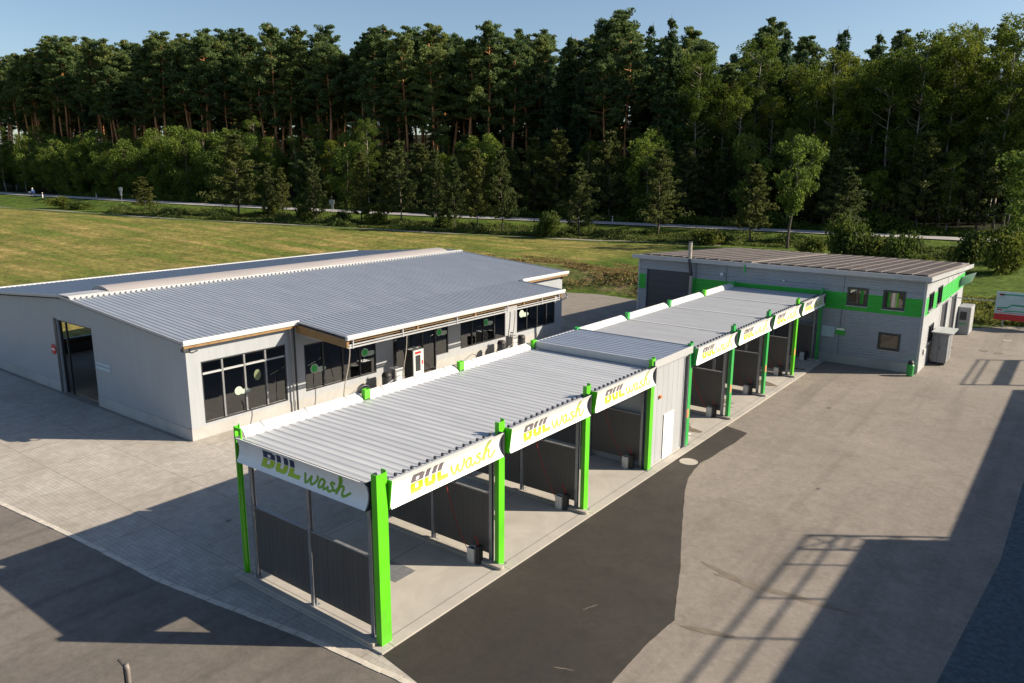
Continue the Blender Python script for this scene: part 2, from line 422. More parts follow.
# ------------------------------------------------------------------ paved areas
ZA=-.06
def rough(pts,step=.3,amp=.014):
    out=[]
    for (x0,y0),(x1,y1) in zip(pts,pts[1:]+pts[:1]):
        n=max(1,int(math.hypot(x1-x0,y1-y0)/step))
        for i in range(n):
            t=i/n; a=amp if x0+(x1-x0)*t>1.0 else 0
            out.append((x0+(x1-x0)*t+random.uniform(-a,a),y0+(y1-y0)*t+random.uniform(-a,a)))
    return out
sheet('asphalt_yard',[(-9,-60),(60,-60),(60,62),(9.5,62.2),(6,58.2),(5.9,40.3),(-9,40.3)],ZA,M['asphalt'])
sheet('old_asphalt',[(-60,-60),(2.2,-60),(8.5,-60),(8.5,-.3),(2.2,-.85),(-.3,-1.05),(-4,-1.5),(-7.8,-2.05),(-14,-2.4),(-18.1,-2.75),(-60,-6.2)],ZA+.004,M['asphalt_left'])
sheet('yard_paving',[(-41.8,5),(-6.1,5),(-6.1,40.2),(-9,40.2),(-9,60),(-14,54.2),(-20.7,54.1),(-26,54.9),(-29.2,53.6),(-41.8,51)],ZA-.004,M['yard'])
sheet('paver_yard',[(-60,-6.0),(-18.1,-2.6),(-14,-2.25),(-7.8,-1.9),(-4,-1.35),(-.3,-.9),(2.1,-.7),(.5,-.3),(-6.1,-.3),(-6.1,38),(-18,38),(-18.4,5.3),(-60,5.3)],ZA+.002,M['pavers'])
sheet('fresh_asphalt_patch',rough([(.38,-.42),(2.3,-.72),(8.2,-.28),(8.5,-.2),(6.5,1.2),(5.72,2.2),(5.66,4.4),(5.75,5.75),(4.45,8.96),(3.2,11.8),(2.55,13.35),(2.1,14.4),(1.72,15.5),(1.5,16.6),(1.38,17.5),(1.52,18.5),(1.5,19.4),(1.62,20.7),(1.6,22.6),(.38,23.0)]),ZA+.008,M['patch'])
sheet('gravel_strip',[(11.7,-12),(11.9,0),(12.15,7.1),(12.75,15.4),(12.8,24.5),(13.2,36),(14.2,60),(60,60),(60,-12)],ZA+.012,M['gravel'])
# pale stains on the asphalt
def stain(pts,w,mat,z,name):
    m=MB(); L=[];Rr=[]
    for i,p in enumerate(pts):
        a=pts[max(0,i-1)];b=pts[min(len(pts)-1,i+1)]; d=(b[0]-a[0],b[1]-a[1]); l=math.hypot(*d) or 1; n=(-d[1]/l,d[0]/l)
        t=i/(len(pts)-1); ww=w*(.3+.7*math.sin(math.pi*t))*random.uniform(.85,1.15)
        L.append((p[0]+n[0]*ww,p[1]+n[1]*ww,z)); Rr.append((p[0]-n[0]*ww,p[1]-n[1]*ww,z))
    for i in range(len(pts)-1): m.quad(Rr[i],Rr[i+1],L[i+1],L[i])
    return m.build(name,mat,kind='structure')
mst=simple('tyre_marks',(.165,.138,.108),.9,0,.3,2)
def wob(a,b,n=8,amp=.03): return [(a[0]+(b[0]-a[0])*i/n+random.uniform(-amp,amp),a[1]+(b[1]-a[1])*i/n+random.uniform(-amp,amp)) for i in range(n+1)]
stain(wob((5.6,8.9),(9.9,9.2)),.14,mst,ZA+0.0030,'tyre_mark')
stain(wob((5.0,9.4),(7.2,8.7)),.12,mst,ZA+0.0050,'tyre_mark')
stain(wob((6.0,5.6),(7.4,6.0)),.12,mst,ZA+0.0070,'tyre_mark')
msc=simple('pale_scuff',(.16,.135,.11),.9,0,.4,5)
for k,(a_,b_) in enumerate([((3.4,4.6),(3.6,5.1)),((4.2,1.9),(4.7,2.1))]): stain(wob(a_,b_,5,.02),.02,msc,ZA+.0095+.0004*k,'pale_scuff')
moil=simple('oil_spot',(.12,.105,.09),.6,0,.3,5)
for k,(x_,y_,r_) in enumerate([(6.3,17.8,.09),(3.6,29.3,.12),(-9.8,1.7,.12)]):
    mm_=MB(); mm_.poly([(x_+r_*math.cos(i*.45)*random.uniform(.6,1.2),y_+r_*math.sin(i*.45)*random.uniform(.6,1.2),ZA+.0135) for i in range(14)]); mm_.build('oil_spot',moil,kind='structure')
# kerb stone line between pavers and old asphalt
def kerbline():
    pts=[(-60,-6.1),(-18.1,-2.68),(-14,-2.33),(-11.5,-2.15),(-7.8,-1.98),(-4,-1.43),(-2.2,-1.15),(-.3,-.98),(2,-.78),(8.3,-.25)]
    m=MB(); P=[]
    for (x0,y0),(x1,y1) in zip(pts,pts[1:]):
        n=max(1,int(math.hypot(x1-x0,y1-y0)/.5))
        for i in range(n): P.append((x0+(x1-x0)*i/n,y0+(y1-y0)*i/n))
    for (x0,y0),(x1,y1) in zip(P,P[1:]):
        j=random.uniform(-.012,.012); g=.012; dx=x1-x0; dy=y1-y0; L=math.hypot(dx,dy); ux,uy=dx/L,dy/L; nx,ny=-uy*.085,ux*.085
        a=(x0+ux*g,y0+uy*g+j); b=(x1-ux*g,y1-uy*g+j); z0,z1=ZA-.1,ZA+.02+random.uniform(0,.012)
        m.hexa([(a[0]-nx,a[1]-ny,z0),(b[0]-nx,b[1]-ny,z0),(b[0]+nx,b[1]+ny,z0),(a[0]+nx,a[1]+ny,z0),(a[0]-nx,a[1]-ny,z1),(b[0]-nx,b[1]-ny,z1),(b[0]+nx,b[1]+ny,z1),(a[0]+nx,a[1]+ny,z1)])
    m.build('kerb_line',simple('kerb_stone',(.5,.46,.4),.8,0,.15,3),kind='structure')
kerbline()
MB().box(-6.2,-.42,-.3,.38,39.85,0).build('bay_floor_slab',M['slab'],kind='structure')
# wet patch / foam on the floor of the first far bay
def blob(cx,cy,rx,ry,z,name,mat,n=26,amp=.25,thick=0):
    m=MB(); pts=[(cx+rx*math.cos(2*math.pi*i/n)*random.uniform(1-amp,1+amp),cy+ry*math.sin(2*math.pi*i/n)*random.uniform(1-amp,1+amp)) for i in range(n)]
    m.poly([(x,y,z) for x,y in pts]); return m.build(name,mat,kind='structure')
mwet=simple('wet_concrete',(.2,.17,.13),.25,0,.2,2); mfoam=simple('foam_residue',(.75,.75,.73),.6,0,.3,9)
for i in range(4): blob(-3+random.uniform(-.2,.2),21.3+5.147*i,2.6,1.1,.003,'wet_floor',mwet)
blob(-1.1,19.9,.9,.35,.006,'foam_residue',mfoam,amp=.5); blob(-.9,20.6,.5,.2,.006,'foam_residue',mfoam,amp=.5)

# ------------------------------------------------------------------ sign lettering
def glyph_BUL():
    """returns list of (upper polys, lower polys) in a 0..1 height box, slanted block letters with a light gap across the middle"""
    up=[];lo=[]
    def both(x0,x1,y0,y1):
        for a,b,dst in ((max(y0,.53),y1,up),(y0,min(y1,.49),lo)):
            if b>a: dst.append((x0,x1,a,b))
    # B
    both(0,.27,0,1); both(.27,.6,.8,1); both(.27,.6,0,.2); both(.46,.73,.1,.92); both(.27,.5,.42,.6)
    # U
    both(.83,1.08,.1,1); both(1.26,1.51,.1,1); both(.9,1.44,0,.22)
    # L
    both(1.61,1.87,0,1); both(1.87,2.28,0,.22)
    return up,lo
WASH=[ # strokes of the word in script, u to the right, v up, x-height .5
 [(0,.5),(.05,.2),(.12,.03),(.2,.05),(.3,.3),(.35,.45)],[(.35,.45),(.36,.15),(.45,.03),(.56,.12),(.66,.35),(.68,.5),(.62,.55)],
 [(1.02,.42),(.92,.5),(.8,.35),(.78,.12),(.86,.02),(.97,.12),(1.05,.45)],[(1.05,.45),(1.03,.15),(1.08,.02),(1.18,.08),(1.26,.2)],
 [(1.55,.45),(1.42,.5),(1.36,.38),(1.46,.27),(1.5,.13),(1.4,.01),(1.26,.06)],[(1.5,.13),(1.6,.12),(1.7,.2)],
 [(1.7,.2),(1.86,.7),(1.92,1.),(1.86,1.02),(1.8,.7),(1.72,0)],[(1.72,0),(1.8,.35),(1.92,.5),(2.,.42),(1.98,.15),(2.06,.02),(2.2,.1),(2.36,.3)]]
def smooth_path(p,n=5):
    out=[]
    for i in range(len(p)-1):
        p0=p[max(0,i-1)];p1=p[i];p2=p[i+1];p3=p[min(len(p)-1,i+2)]
        for k in range(n):
            t=k/n
            out.append(tuple(.5*((2*p1[j])+(-p0[j]+p2[j])*t+(2*p0[j]-5*p1[j]+4*p2[j]-p3[j])*t*t+(-p0[j]+3*p1[j]-3*p2[j]+p3[j])*t**3) for j in (0,1)))
    out.append(p[-1]); return out
def sign_profile(v):   # v 0 bottom .. 1 top : distance out from the column face, height
    return .12+.13*(2*v-1)**2 , 3.80+.76*v
def make_sign(parent,to3,length,dark,lime,script,lab=None,us=.165,ws=.2):
    """to3(u,out,z) -> xyz ; concave fascia board with lettering as sub-parts"""
    m=MB(); K=10
    fr=[sign_profile(i/K) for i in range(K+1)]
    for i in range(K):
        (o0,z0),(o1,z1)=fr[i],fr[i+1]
        m.quad(to3(0,o0,z0),to3(length,o0,z0),to3(length,o1,z1),to3(0,o1,z1))
        m.quad(to3(0,o0-.03,z0),to3(0,o1-.03,z1),to3(length,o1-.03,z1),to3(length,o0-.03,z0))
        m.quad(to3(0,o0,z0),to3(0,o1,z1),to3(0,o1-.03,z1),to3(0,o0-.03,z0)); m.quad(to3(length,o0,z0),to3(length,o0-.03,z0),to3(length,o1-.03,z1),to3(length,o1,z1))
    for o_,z in (fr[0],fr[-1]): m.quad(to3(0,o_,z),to3(0,o_-.03,z),to3(length,o_-.03,z),to3(length,o_,z))
    s=m.build('sign_board',M['signwhite'],parent)
    if lab: s['label']=lab
    def pt(u,v,e=.006):
        o_,z=sign_profile(v); return to3(u,o_+e,z)
    def rects(rs,u0,v0,sc_,vs,mat,nm):
        mm=MB()
        for x0,x1,y0,y1 in rs:
            n=3
            for i in range(n):
                a=y0+(y1-y0)*i/n; b=y0+(y1-y0)*(i+1)/n; sl=.16
                mm.quad(pt(u0+(x0+sl*a)*sc_,v0+a*vs),pt(u0+(x1+sl*a)*sc_,v0+a*vs),pt(u0+(x1+sl*b)*sc_,v0+b*vs),pt(u0+(x0+sl*b)*sc_,v0+b*vs))
        mm.build(nm,mat,s)
    up,lo=glyph_BUL(); u0=length*us; sc_=length*.137
    rects(up,u0,.17,sc_,.68,dark,'lettering'); rects(lo,u0,.17,sc_,.68,lime,'lettering')
    mm=MB(); u1=u0+2.5*sc_; su=length*ws; sv=.68
    for stt in WASH:
        p=smooth_path(stt); w=.052
        for (a,b),(c,d) in zip(p,p[1:]):
            dx,dy=c-a,d-b; L=math.hypot(dx,dy) or 1; nx,ny=-dy/L*w,dx/L*w
            ex,ey=dx/L*.012,dy/L*.012
            f=lambda U,V:pt(u1+(U+.12*V)*su*.9,.17+V*sv,.006)
            mm.quad(f(a-nx-ex,b-ny*1.3-ey),f(c-nx+ex,d-ny*1.3+ey),f(c+nx+ex,d+ny*1.3+ey),f(a+nx-ex,b+ny*1.3-ey))
    mm.build('lettering',script,s)
    return s

# ------------------------------------------------------------------ wash canopies
S1,S2,S3=5.098,3.688,5.147
YC=[0,S1,2*S1,3*S1,3*S1+S2]; YC+= [YC[4]+S3*k for k in (1,2,3,4)]
TOPZ=4.83
def channel(m,x,y0,y1,z0,z1,depth,t=.02,sgn=-1):
    # folded sheet column: web at x, flanges running in sgn*x, one lip
    xa=x+sgn*t; xb=x+sgn*depth
    m.box(xa,y0,z0,x,y1,z1); m.box(xb,y0,z0,xa,y0+t,z1-.0); m.box(xb,y1-t,z0,xa,y1,z1+.05)
def hpost(m,x,y,z0,z1,w=.12):
    t=.016
    m.box(x-w/2,y-w/2,z0,x+w/2,y-w/2+t,z1); m.box(x-w/2,y+w/2-t,z0,x+w/2,y+w/2,z1); m.box(x-t/2,y-w/2+t,z0,x+t/2,y+w/2-t,z1)
    m.box(x-.13,y-.13,z0,x+.13,y+.13,z0+.02)
def corr_profile(a0,a1,z,pitch,h,top=.3,slope=.18):
    p=[];a=a0
    while a<a1-1e-6:
        w=pitch
        for f,zz in ((0,0),(1-top-2*slope,0),(1-top-slope,h),(1-slope,h)):
            q=a+f*w
            if q<a1: p.append((q,z+zz))
        a+=w
    p.append((a1,z)); return p
def partition(parent,y,far,end=False):
    m=MB()
    xs=(-5.55,-2.88,-.36) if not far else (-5.55,-3.0,-.36)
    for x in xs:
        mm=MB(); hpost(mm,x,y,0,4.36); mm.build('post',M['steel'],parent)
    for (a,b) in ((xs[0]+.1,xs[1]-.1),(xs[1]+.1,xs[2]-.08)):
        mm=MB(); mm.box(a,y-.035,.3,b,y+.035,2.33)
        # fine vertical boards
        n=int((b-a)/.2)
        for i in range(n):
            x0=a+(b-a)*i/n+.003; x1=a+(b-a)*(i+1)/n-.003
            mm.box(x0,y-.039,.32,x1,y-.036,2.3); mm.box(x0,y+.036,.32,x1,y+.039,2.3)
        mm.build('partition_panel',M['panel_dark'],parent)
        MB().box(a,y-.05,2.331,b,y+.05,2.37).build('panel_cap',M['steel'],parent)
def kerb_island(y,far):
    m=MB(); n=8; x0=-5.7; x1=.12; w=.13
    prof=[(x0,y-w),(x1,y-w)]+[(x1+w*math.sin(math.pi*i/n),y-w*math.cos(math.pi*i/n)) for i in range(1,n)]+[(x1,y+w),(x0,y+w)]
    m.prism(prof,'z',0.001,.11)
    return m
def gutter(m,y0,y1):
    # flared white parapet along the back, open towards the roof
    prof=[(-5.92,4.36),(-5.96,4.40),(-6.02,4.5),(-6.12,4.6),(-6.25,4.66),(-6.26,4.64),(-6.14,4.57),(-6.05,4.48),(-5.98,4.34)]
    m.prism(prof,'y',y0,y1)
def canopy(name,label,ys,far):
    root=thing(name,(-3,ys[0],0),label,'carport')
    roofm=M['roof_far'] if far else M['roof_can']
    gmain=M['green']
    y0,y1=ys[0]+.0,ys[-1]
    # columns
    for i,y in enumerate(ys):
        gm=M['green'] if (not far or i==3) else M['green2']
        a,b=(y-.12,y+.17)
        if i==0 and not far: a,b=(-.22,.15)
        if far and i==0: a,b=(y-.08,y+.22)
        m=MB(); channel(m,.03 if not(i==0 and not far) else .16,a,b,0,TOPZ,.16 if not (i==0 and not far) else .2)
        c=m.build('column',gm,root)
        MB().box(-.2,y-.2,.001,.1,y+.24,.02).build('base_plate',M['steel'],root)
        m=MB()
        if i==0 and not far: channel(m,-6.0,y-.2,y-.02,0,TOPZ+.02,.06,sgn=1); m.box(-5.93,y-.2,TOPZ-.1,-5.64,y-.16,TOPZ); m.box(-5.7,y-.2,4.5,-5.64,y-.16,TOPZ-.11)
        else: m.box(-6.1,y-.13,0,-5.93,y-.11,TOPZ-.03); m.box(-6.1,y+.11,0,-5.93,y+.13,TOPZ-.03); m.box(-6.1,y-.109,0,-6.08,y+.109,TOPZ-.03); m.box(-5.95,y-.109,4.46,-5.93,y+.109,TOPZ-.03); m.box(-6.08,y-.109,TOPZ-.12,-5.951,y+.109,TOPZ-.1)
        m.build('column',gm,root)
    # partitions
    for i,y in enumerate(ys):
        if far and i==0: continue
        partition(root,y+.0,far)
    # roof sheet
    zr=4.40
    m=MB()
    if far: prof=corr_profile(y0+.05,y1+.1,zr,.18,.012)
    else: prof=corr_profile(y0+.04,y1-.02,zr,.31,.02,.2,.2)
    m.strip(prof,'x',-6.0,-.12); n=len(m.v)
    m.box(-5.95,y0+.06,zr-.05,-.14,y1-.04,zr-.012)
    m.build('roof_sheet',roofm,root)
    # purlins / edge beam
    MB().box(-.12,y0+.04,4.12,-.04,y1-.02,4.44).box(-.04,y0+.2,4.34,.06,y1-.2,4.36).build('edge_beam',M['gutter'],root)
    m=MB()
    for y in ys: m.box(-5.9,y-.06,4.12,-.13,y+.06,4.34)
    for x in (-4.4,-2.9,-1.5): m.box(x-.05,y0+.1,4.15,x+.05,y1-.1,4.339)
    m.build('roof_beams',M['steel'],root)
    # clips at the roof edge
    pit=.31 if not far else .36; y=y0+.45; first=None
    while y<y1-.2:
        if first is None: first=MB().box(-.2,y-.03,4.43,-.12,y+.03,4.52).build('sheet_clip',M['darksteel'],root); fy=y
        else:
            o=first.copy(); COL.objects.link(o); o.parent=root; o.location=(0,y-fy,0)
        y+=pit
    # seam flashings over the bay lines
    if far:
        m=MB()
        for y in ys[1:-1]: m.box(-5.95,y-.06,4.425,-.14,y+.06,4.432)
        m.build('seam_flashing',M['white'],root)
    # back gutter
    m=MB()
    for ya,yb in zip(ys,ys[1:]): gutter(m,ya+.17,yb-.17)
    g=m.build('back_gutter',M['white'],root)
    mm=MB()
    yy=y0+.9
    while yy<y1-.3:
        mm.tube([(-5.9,yy,4.44),(-6.0,yy,4.52),(-6.12,yy,4.63),(-6.26,yy,4.69)],.009,5); yy+=1.7
    mm.build('gutter_bracket',M['steel'],g)
    # sign boards
    for i in range(len(ys)-1):
        a=ys[i]+.2; b=ys[i+1]-.15
        to3=lambda u,o_,z,a=a:( o_,a+u,z)
        d=M['logo_dark_glare'] ; l=M['logo_lime']; s=M['logo_green_glare']  # front boards: glare painted into the grey and pale letter colours
        sg=make_sign(root,to3,b-a,d,l,s)
        m=MB(); # end caps
        prof=[(.0,3.79),(.27,3.79),(.13,3.95),(.10,4.18),(.13,4.42),(.27,4.57),(.0,4.57)]
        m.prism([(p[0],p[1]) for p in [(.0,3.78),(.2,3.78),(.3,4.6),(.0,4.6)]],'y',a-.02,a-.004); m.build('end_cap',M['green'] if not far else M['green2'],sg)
        m=MB(); m.prism([(.0,3.79),(.25,3.79),(.25,4.57),(.0,4.57)],'y',b+.004,b+.02); m.build('end_cap',M['darksteel'],sg)
    if not far:
        to3=lambda u,o_,z:(-5.82+u,-o_-.05,z)
        sg=make_sign(root,to3,5.6,M['logo_dark'],M['logo_lime'],M['logo_green'],'sign board on the end wall with navy lettering in the shade',.2,.158)
        for u in (-5.84,-.2):
            m=MB(); m.prism([(-.05,3.79),(-.32,3.79),(-.18,3.95),(-.15,4.18),(-.18,4.42),(-.32,4.57),(-.05,4.57)],'x',u,u+.02); m.build('end_cap',M['darksteel'],sg)
        MB().box(-5.95,-.1,4.3,-.14,-.02,4.36).build('edge_beam',M['steel'],root)
        # white steel post beside the front corner column
        MB().box(-.05,-.17,0,.02,-.05,TOPZ).build('post',M['darksteel'],root)
    return root
near=canopy('wash_canopy','nearer wash bay canopy with three bays, lime green columns and coarse grey ribbed roof',YC[:4],False)
farc=canopy('wash_canopy','farther wash bay canopy with four bays and smooth grey roof, against the two-storey building',YC[4:],True)
for i,y in enumerate(YC):
    if i in (0,3,4):continue
    o=kerb_island(y-.18,False).build('kerb_island',M['kerb'],bevel=.02,kind='structure')
MB().box(-5.95,-.4,.001,-.0,-.2,.1).build('end_kerb',M['kerb'],bevel=.015,kind='structure')
MB().box(-3.2,2.3,.003,-1.9,3.2,.006).build('floor_grate',M['steel'],kind='structure')

for k,(i0,yy) in enumerate([(0,2.6),(1,7.7),(2,12.8),(4,21.5),(5,26.7),(6,31.8),(7,37.)]):
    g=MB(); g.box(-3.9,yy-.16,.002,-2.1,yy+.16,.008)
    for q in range(17): g.box(-3.85+q*.105,yy-.13,.009,-3.80+q*.105,yy+.13,.013)
    if k: g.build('floor_grate',M['darksteel'],kind='structure')
# -- equipment room between the canopies
er=thing('equipment_room',(-3,YC[3],0),'light grey windowless equipment room with white door between the two wash canopies','building')
a,b=YC[3]+.16,YC[4]-.1
m=MB(); m.box(-5.9,a,0,-.06,b,4.4)
m.build('wall',M['wall_tech'],er)
m=MB(); n=7
for i in range(n):
    y0=a+(b-a)*i/n+.006; y1=a+(b-a)*(i+1)/n-.006; m.box(-.06,y0,.12,-.054,y1,4.38)
m.build('cladding_panel',M['wall_tech'],er)
MB().box(-.044,a,0,-.03,b,.1).build('base_trim',M['plinth'],er)
d=MB().box(-.04,16.62,.04,-.012,17.58,2.08).build('door',M['door_white'],er)
MB().tube([(-.01,16.72,1.0),(.03,16.72,1.0),(.03,16.85,1.0)],.012,6).build('handle',M['steel'],d)
MB().box(-.012,16.7,1.9,-.008,17.5,1.91).build('door_seal',M['steel'],d)
MB().box(-.044,16.08,2.95,.04,16.2,3.07).build('warning_lamp',M['orange'],er)
for yy,rr in ((b-.06,.035),(b-.22,.03),(b-.34,.025)):
    MB().tube([(-.0,yy,0),(-.0,yy,4.3)],rr,8).build('downpipe',M['darksteel'] if rr<.033 else M['steel'],er)
m=MB(); m.strip(corr_profile(a-.1,b+.12,4.66,.3,.035),'x',-6.05,.06)
m.build('roof_sheet',M['roof_tech'],er)
MB().box(-6.08,a-.14,4.41,.1,a-.1,4.74).box(.061,a-.099,4.41,.1,b+.14,4.74).box(-6.08,b+.121,4.41,.06,b+.16,4.74).box(-6.08,a-.099,4.41,-6.051,b+.12,4.70).build('fascia',M['gutter'],er)
# -- wash equipment
def wash_unit(y,idx,col=M['machine']):
    lab=['third bay, at the equipment room','bay two, beside the second inner column','bay one, beside the first inner column']
def floor_box(y,where,group):
    r=thing('brush_bucket',(-.85,y-.35,0),where,'bucket',group)
    x0,x1,y0,y1=-1.02,-.74,y-.45,y-.22
    m=MB(); m.box(x0,y0,.0,x1,y1,.04); 
    for q in ((x0,y0,x0+.02,y1),(x1-.02,y0,x1,y1),(x0+.02,y0,x1-.02,y0+.02),(x0+.02,y1-.02,x1-.02,y1)): m.box(q[0],q[1],.04,q[2],q[3],.5)
    m.build('container',M['machine'],r,bevel=.01)
    m=MB(); m.box(-.69,y-.42,0,-.54,y-.2,.62); m.build('lance_holder',M['black'],r,bevel=.02)
    MB().box(x0+.03,y0+.03,.25,x1-.03,y1-.03,.44).build('brush',M['black'],r)
    MB().tube([(-.62,y-.3,.58),(-.7,y-.32,.8),(-.78,y-.36,.95)],.02,6).build('lance',M['red'],r)
    return r
labs={1:'pale brush bucket with red lance by the first inner green column from the near corner',2:'pale brush bucket with red lance by the second inner green column from the near corner',
 3:'pale brush bucket with red lance just before the white door of the equipment room',5:'brush bucket in the far canopy by the column nearest the equipment room',
 6:'brush bucket in the far canopy by its second inner column',7:'brush bucket in the far canopy by its bright lime column',8:'brush bucket in the shade against the ribbed two-storey building'}
for k,l in labs.items(): floor_box(YC[k],l,'brush buckets in the wash bays')
hl={1:'red wash hose hanging over the dark partition of the nearest bay',2:'red wash hose hanging by the partition of the second nearest bay',3:'red wash hose hanging along the equipment room wall',
 5:'long red wash hose in the first far bay past the equipment room',6:'thin red wash hose in the second far bay',7:'thin red wash hose in the third far bay'}
for k,l in hl.items():
    y=YC[k]; top=(-2.2,y-.5,4.1); 
    pts=[top]
    for i in range(1,15):
        t=i/14; pts.append((-2.2+1.15*t**2.4,y-.4+.1*math.sin(t*3),4.1-3.7*t))
    pts+= [(-.97,y-.36,.36),(-.9,y-.35,.42)]
    tag(MB().tube(pts,.011 if k!=5 else .02,6).build('wash_hose',M['red']),l,'hose','red hoses hanging in the wash bays')
# red square warning stickers on the far columns
for i in (4,5,6,7):
    st=MB().box(.0305,YC[i]-.09,1.35,.034,YC[i]+.09,1.75).build('warning_sticker',simple('sticker_orange',(.75,.2,.12),.5),farc)
# shallow manhole covers etc.
def manhole(x,y,r,label,mat):
    m=MB(); m.lathe([(r,ZA-.02),(r,ZA+.016),(r*.86,ZA+.018),(r*.84,ZA+.012),(r*.2,ZA+.014)],x,y,28)
    return tag(m.build('manhole_cover',mat),label,'manhole cover')
manhole(.92,17.33,.4,'round pale manhole cover in the dark asphalt before the white door',M['kerb'])
manhole(9.5,55.2,.32,'small dark manhole cover nearest the billboard',M['tan']); manhole(8.5,50.2,.3,'brownish manhole cover left of the framed shadow on the forecourt',mst); manhole(9.45,50.0,.3,'rusty manhole cover beside the framed shadow on the forecourt',mst)

# ------------------------------------------------------------------ walls with openings
def wall_x(m,x,th,y0,y1,z0,z1,holes):   # wall in plane x..x-th
    ysx=sorted({y0,y1,*[h[0] for h in holes],*[h[1] for h in holes]}); zs=sorted({z0,z1,*[h[2] for h in holes],*[h[3] for h in holes]})
    for a,b in zip(ysx,ysx[1:]):
        for c,d in zip(zs,zs[1:]):
            if any(h[0]<=a and b<=h[1] and h[2]<=c and d<=h[3] for h in holes): continue
            m.box(x-th,a,c,x,b,d)
def wall_y(m,y,th,x0,x1,z0,z1,holes):
    xsx=sorted({x0,x1,*[h[0] for h in holes],*[h[1] for h in holes]}); zs=sorted({z0,z1,*[h[2] for h in holes],*[h[3] for h in holes]})
    for a,b in zip(xsx,xsx[1:]):
        for c,d in zip(zs,zs[1:]):
            if any(h[0]<=a and b<=h[1] and h[2]<=c and d<=h[3] for h in holes): continue
            m.box(a,y,c,b,y+th,d)
def ribs_y(m,y,x0,x1,z0,z1,holes,pitch=.17,d=.022):
    xsx=sorted({x0,x1,*[h[0] for h in holes],*[h[1] for h in holes]}); zs=sorted({z0,z1,*[h[2] for h in holes],*[h[3] for h in holes]})
    for a,b in zip(xsx,xsx[1:]):
        for c,e in zip(zs,zs[1:]):
            if any(h[0]<=a and b<=h[1] and h[2]<=c and e<=h[3] for h in holes): continue
            n=max(1,round((e-c)/pitch)); pr=[]
            for i in range(n):
                q=c+(e-c)*i/n; p=(e-c)/n; pr+= [(y,q),(y-d,q+p*.18),(y-d,q+p*.5),(y,q+p*.68)]
            pr.append((y,e)); m.strip(pr,'x',a,b)
def ribs_x(m,x,y0,y1,z0,z1,holes,pitch=.17,d=.022):
    ysx=sorted({y0,y1,*[h[0] for h in holes],*[h[1] for h in holes]}); zs=sorted({z0,z1,*[h[2] for h in holes],*[h[3] for h in holes]})
    for a,b in zip(ysx,ysx[1:]):
        for c,e in zip(zs,zs[1:]):
            if any(h[0]<=a and b<=h[1] and h[2]<=c and e<=h[3] for h in holes): continue
            n=max(1,round((e-c)/pitch)); pr=[]
            for i in range(n):
                q=c+(e-c)*i/n; p=(e-c)/n; pr+= [(x,q),(x+d,q+p*.18),(x+d,q+p*.5),(x,q+p*.68)]
            pr.append((x,e)); m.strip(pr,'y',a,b)
def window_x(parent,x,y0,y1,z0,z1,mull,transom=None,fw_=.07,mat=None,lightbars=False):
    """window in a +x facing wall"""
    mat=mat or M['frame']; f=MB(); xo=x-.02; xi=x-.12
    f.box(xi,y0,z0,xo,y0+fw_,z1); f.box(xi,y1-fw_,z0,xo,y1,z1); f.box(xi,y0+fw_,z0,xo,y1-fw_,z0+fw_); f.box(xi,y0+fw_,z1-fw_,xo,y1-fw_,z1)
    fo=f.build('window',mat,parent)
    for i,y in enumerate(mull): MB().box(xi,y-.045,z0+fw_,xo+.012,y+.045,z1-fw_).build('mullion',M['frame_light'] if lightbars else mat,fo)
    if transom:
        t_=MB(); t_.box(xi,y0+fw_,transom-.04,xo+.006,y1-fw_,transom+.04); t_.build('transom',M['gutter'] if lightbars else mat,fo)
    MB().box(xi+.03,y0+fw_*.5,z0+fw_*.5,xi+.05,y1-fw_*.5,z1-fw_*.5).build('pane',M['glass'],fo)
    return fo
def sticker_x(parent,x,y,z,s,plain=False):
    m=MB(); n=20
    def ring(cy,cz,ry,rz,xx,mm): mm.poly([(xx,cy+ry*math.cos(2*math.pi*i/n),cz+rz*math.sin(2*math.pi*i/n)) for i in range(n)])
    ring(y,z,.36*s,.34*s,x,m); ring(y+.55*s,z-.14*s,.5*s,.2*s,x+.002,m)
    m.build('window_sticker',M['sticker_white'],parent)
    if not plain:
        m=MB(); ring(y,z,.27*s,.26*s,x+.004,m); m.build('window_sticker',M['sticker_green'],parent)

# ------------------------------------------------------------------ long hall (left)
X1,X0=-18.45,-41.6; YB,YE=5.55,36.55; RXC,RZ,EZ=-30.0,5.62,4.72
hall=thing('service_hall',(-30,21,0),'long low grey service hall with ribbed metal gable roof and shop windows','building')
wins=[(6.25,10.95,.62,3.6),(12.1,17.15,.82,3.35),(18.5,23.4,.12,3.35),(24.6,29.4,.85,3.3),(30.75,35.6,.9,3.3)]
m=MB(); wall_x(m,X1,.25,YB,YE,.5,4.45,wins)
m.build('wall',M['wall_lb'],hall,label='front wall with shop windows, in the sun')
m=MB(); wall_x(m,X1+.02,.27,YB-.02,YE+.02,-.1,.498,[(19.8,22.2,-.1,.498)]); m.build('plinth',M['plinth'],hall)
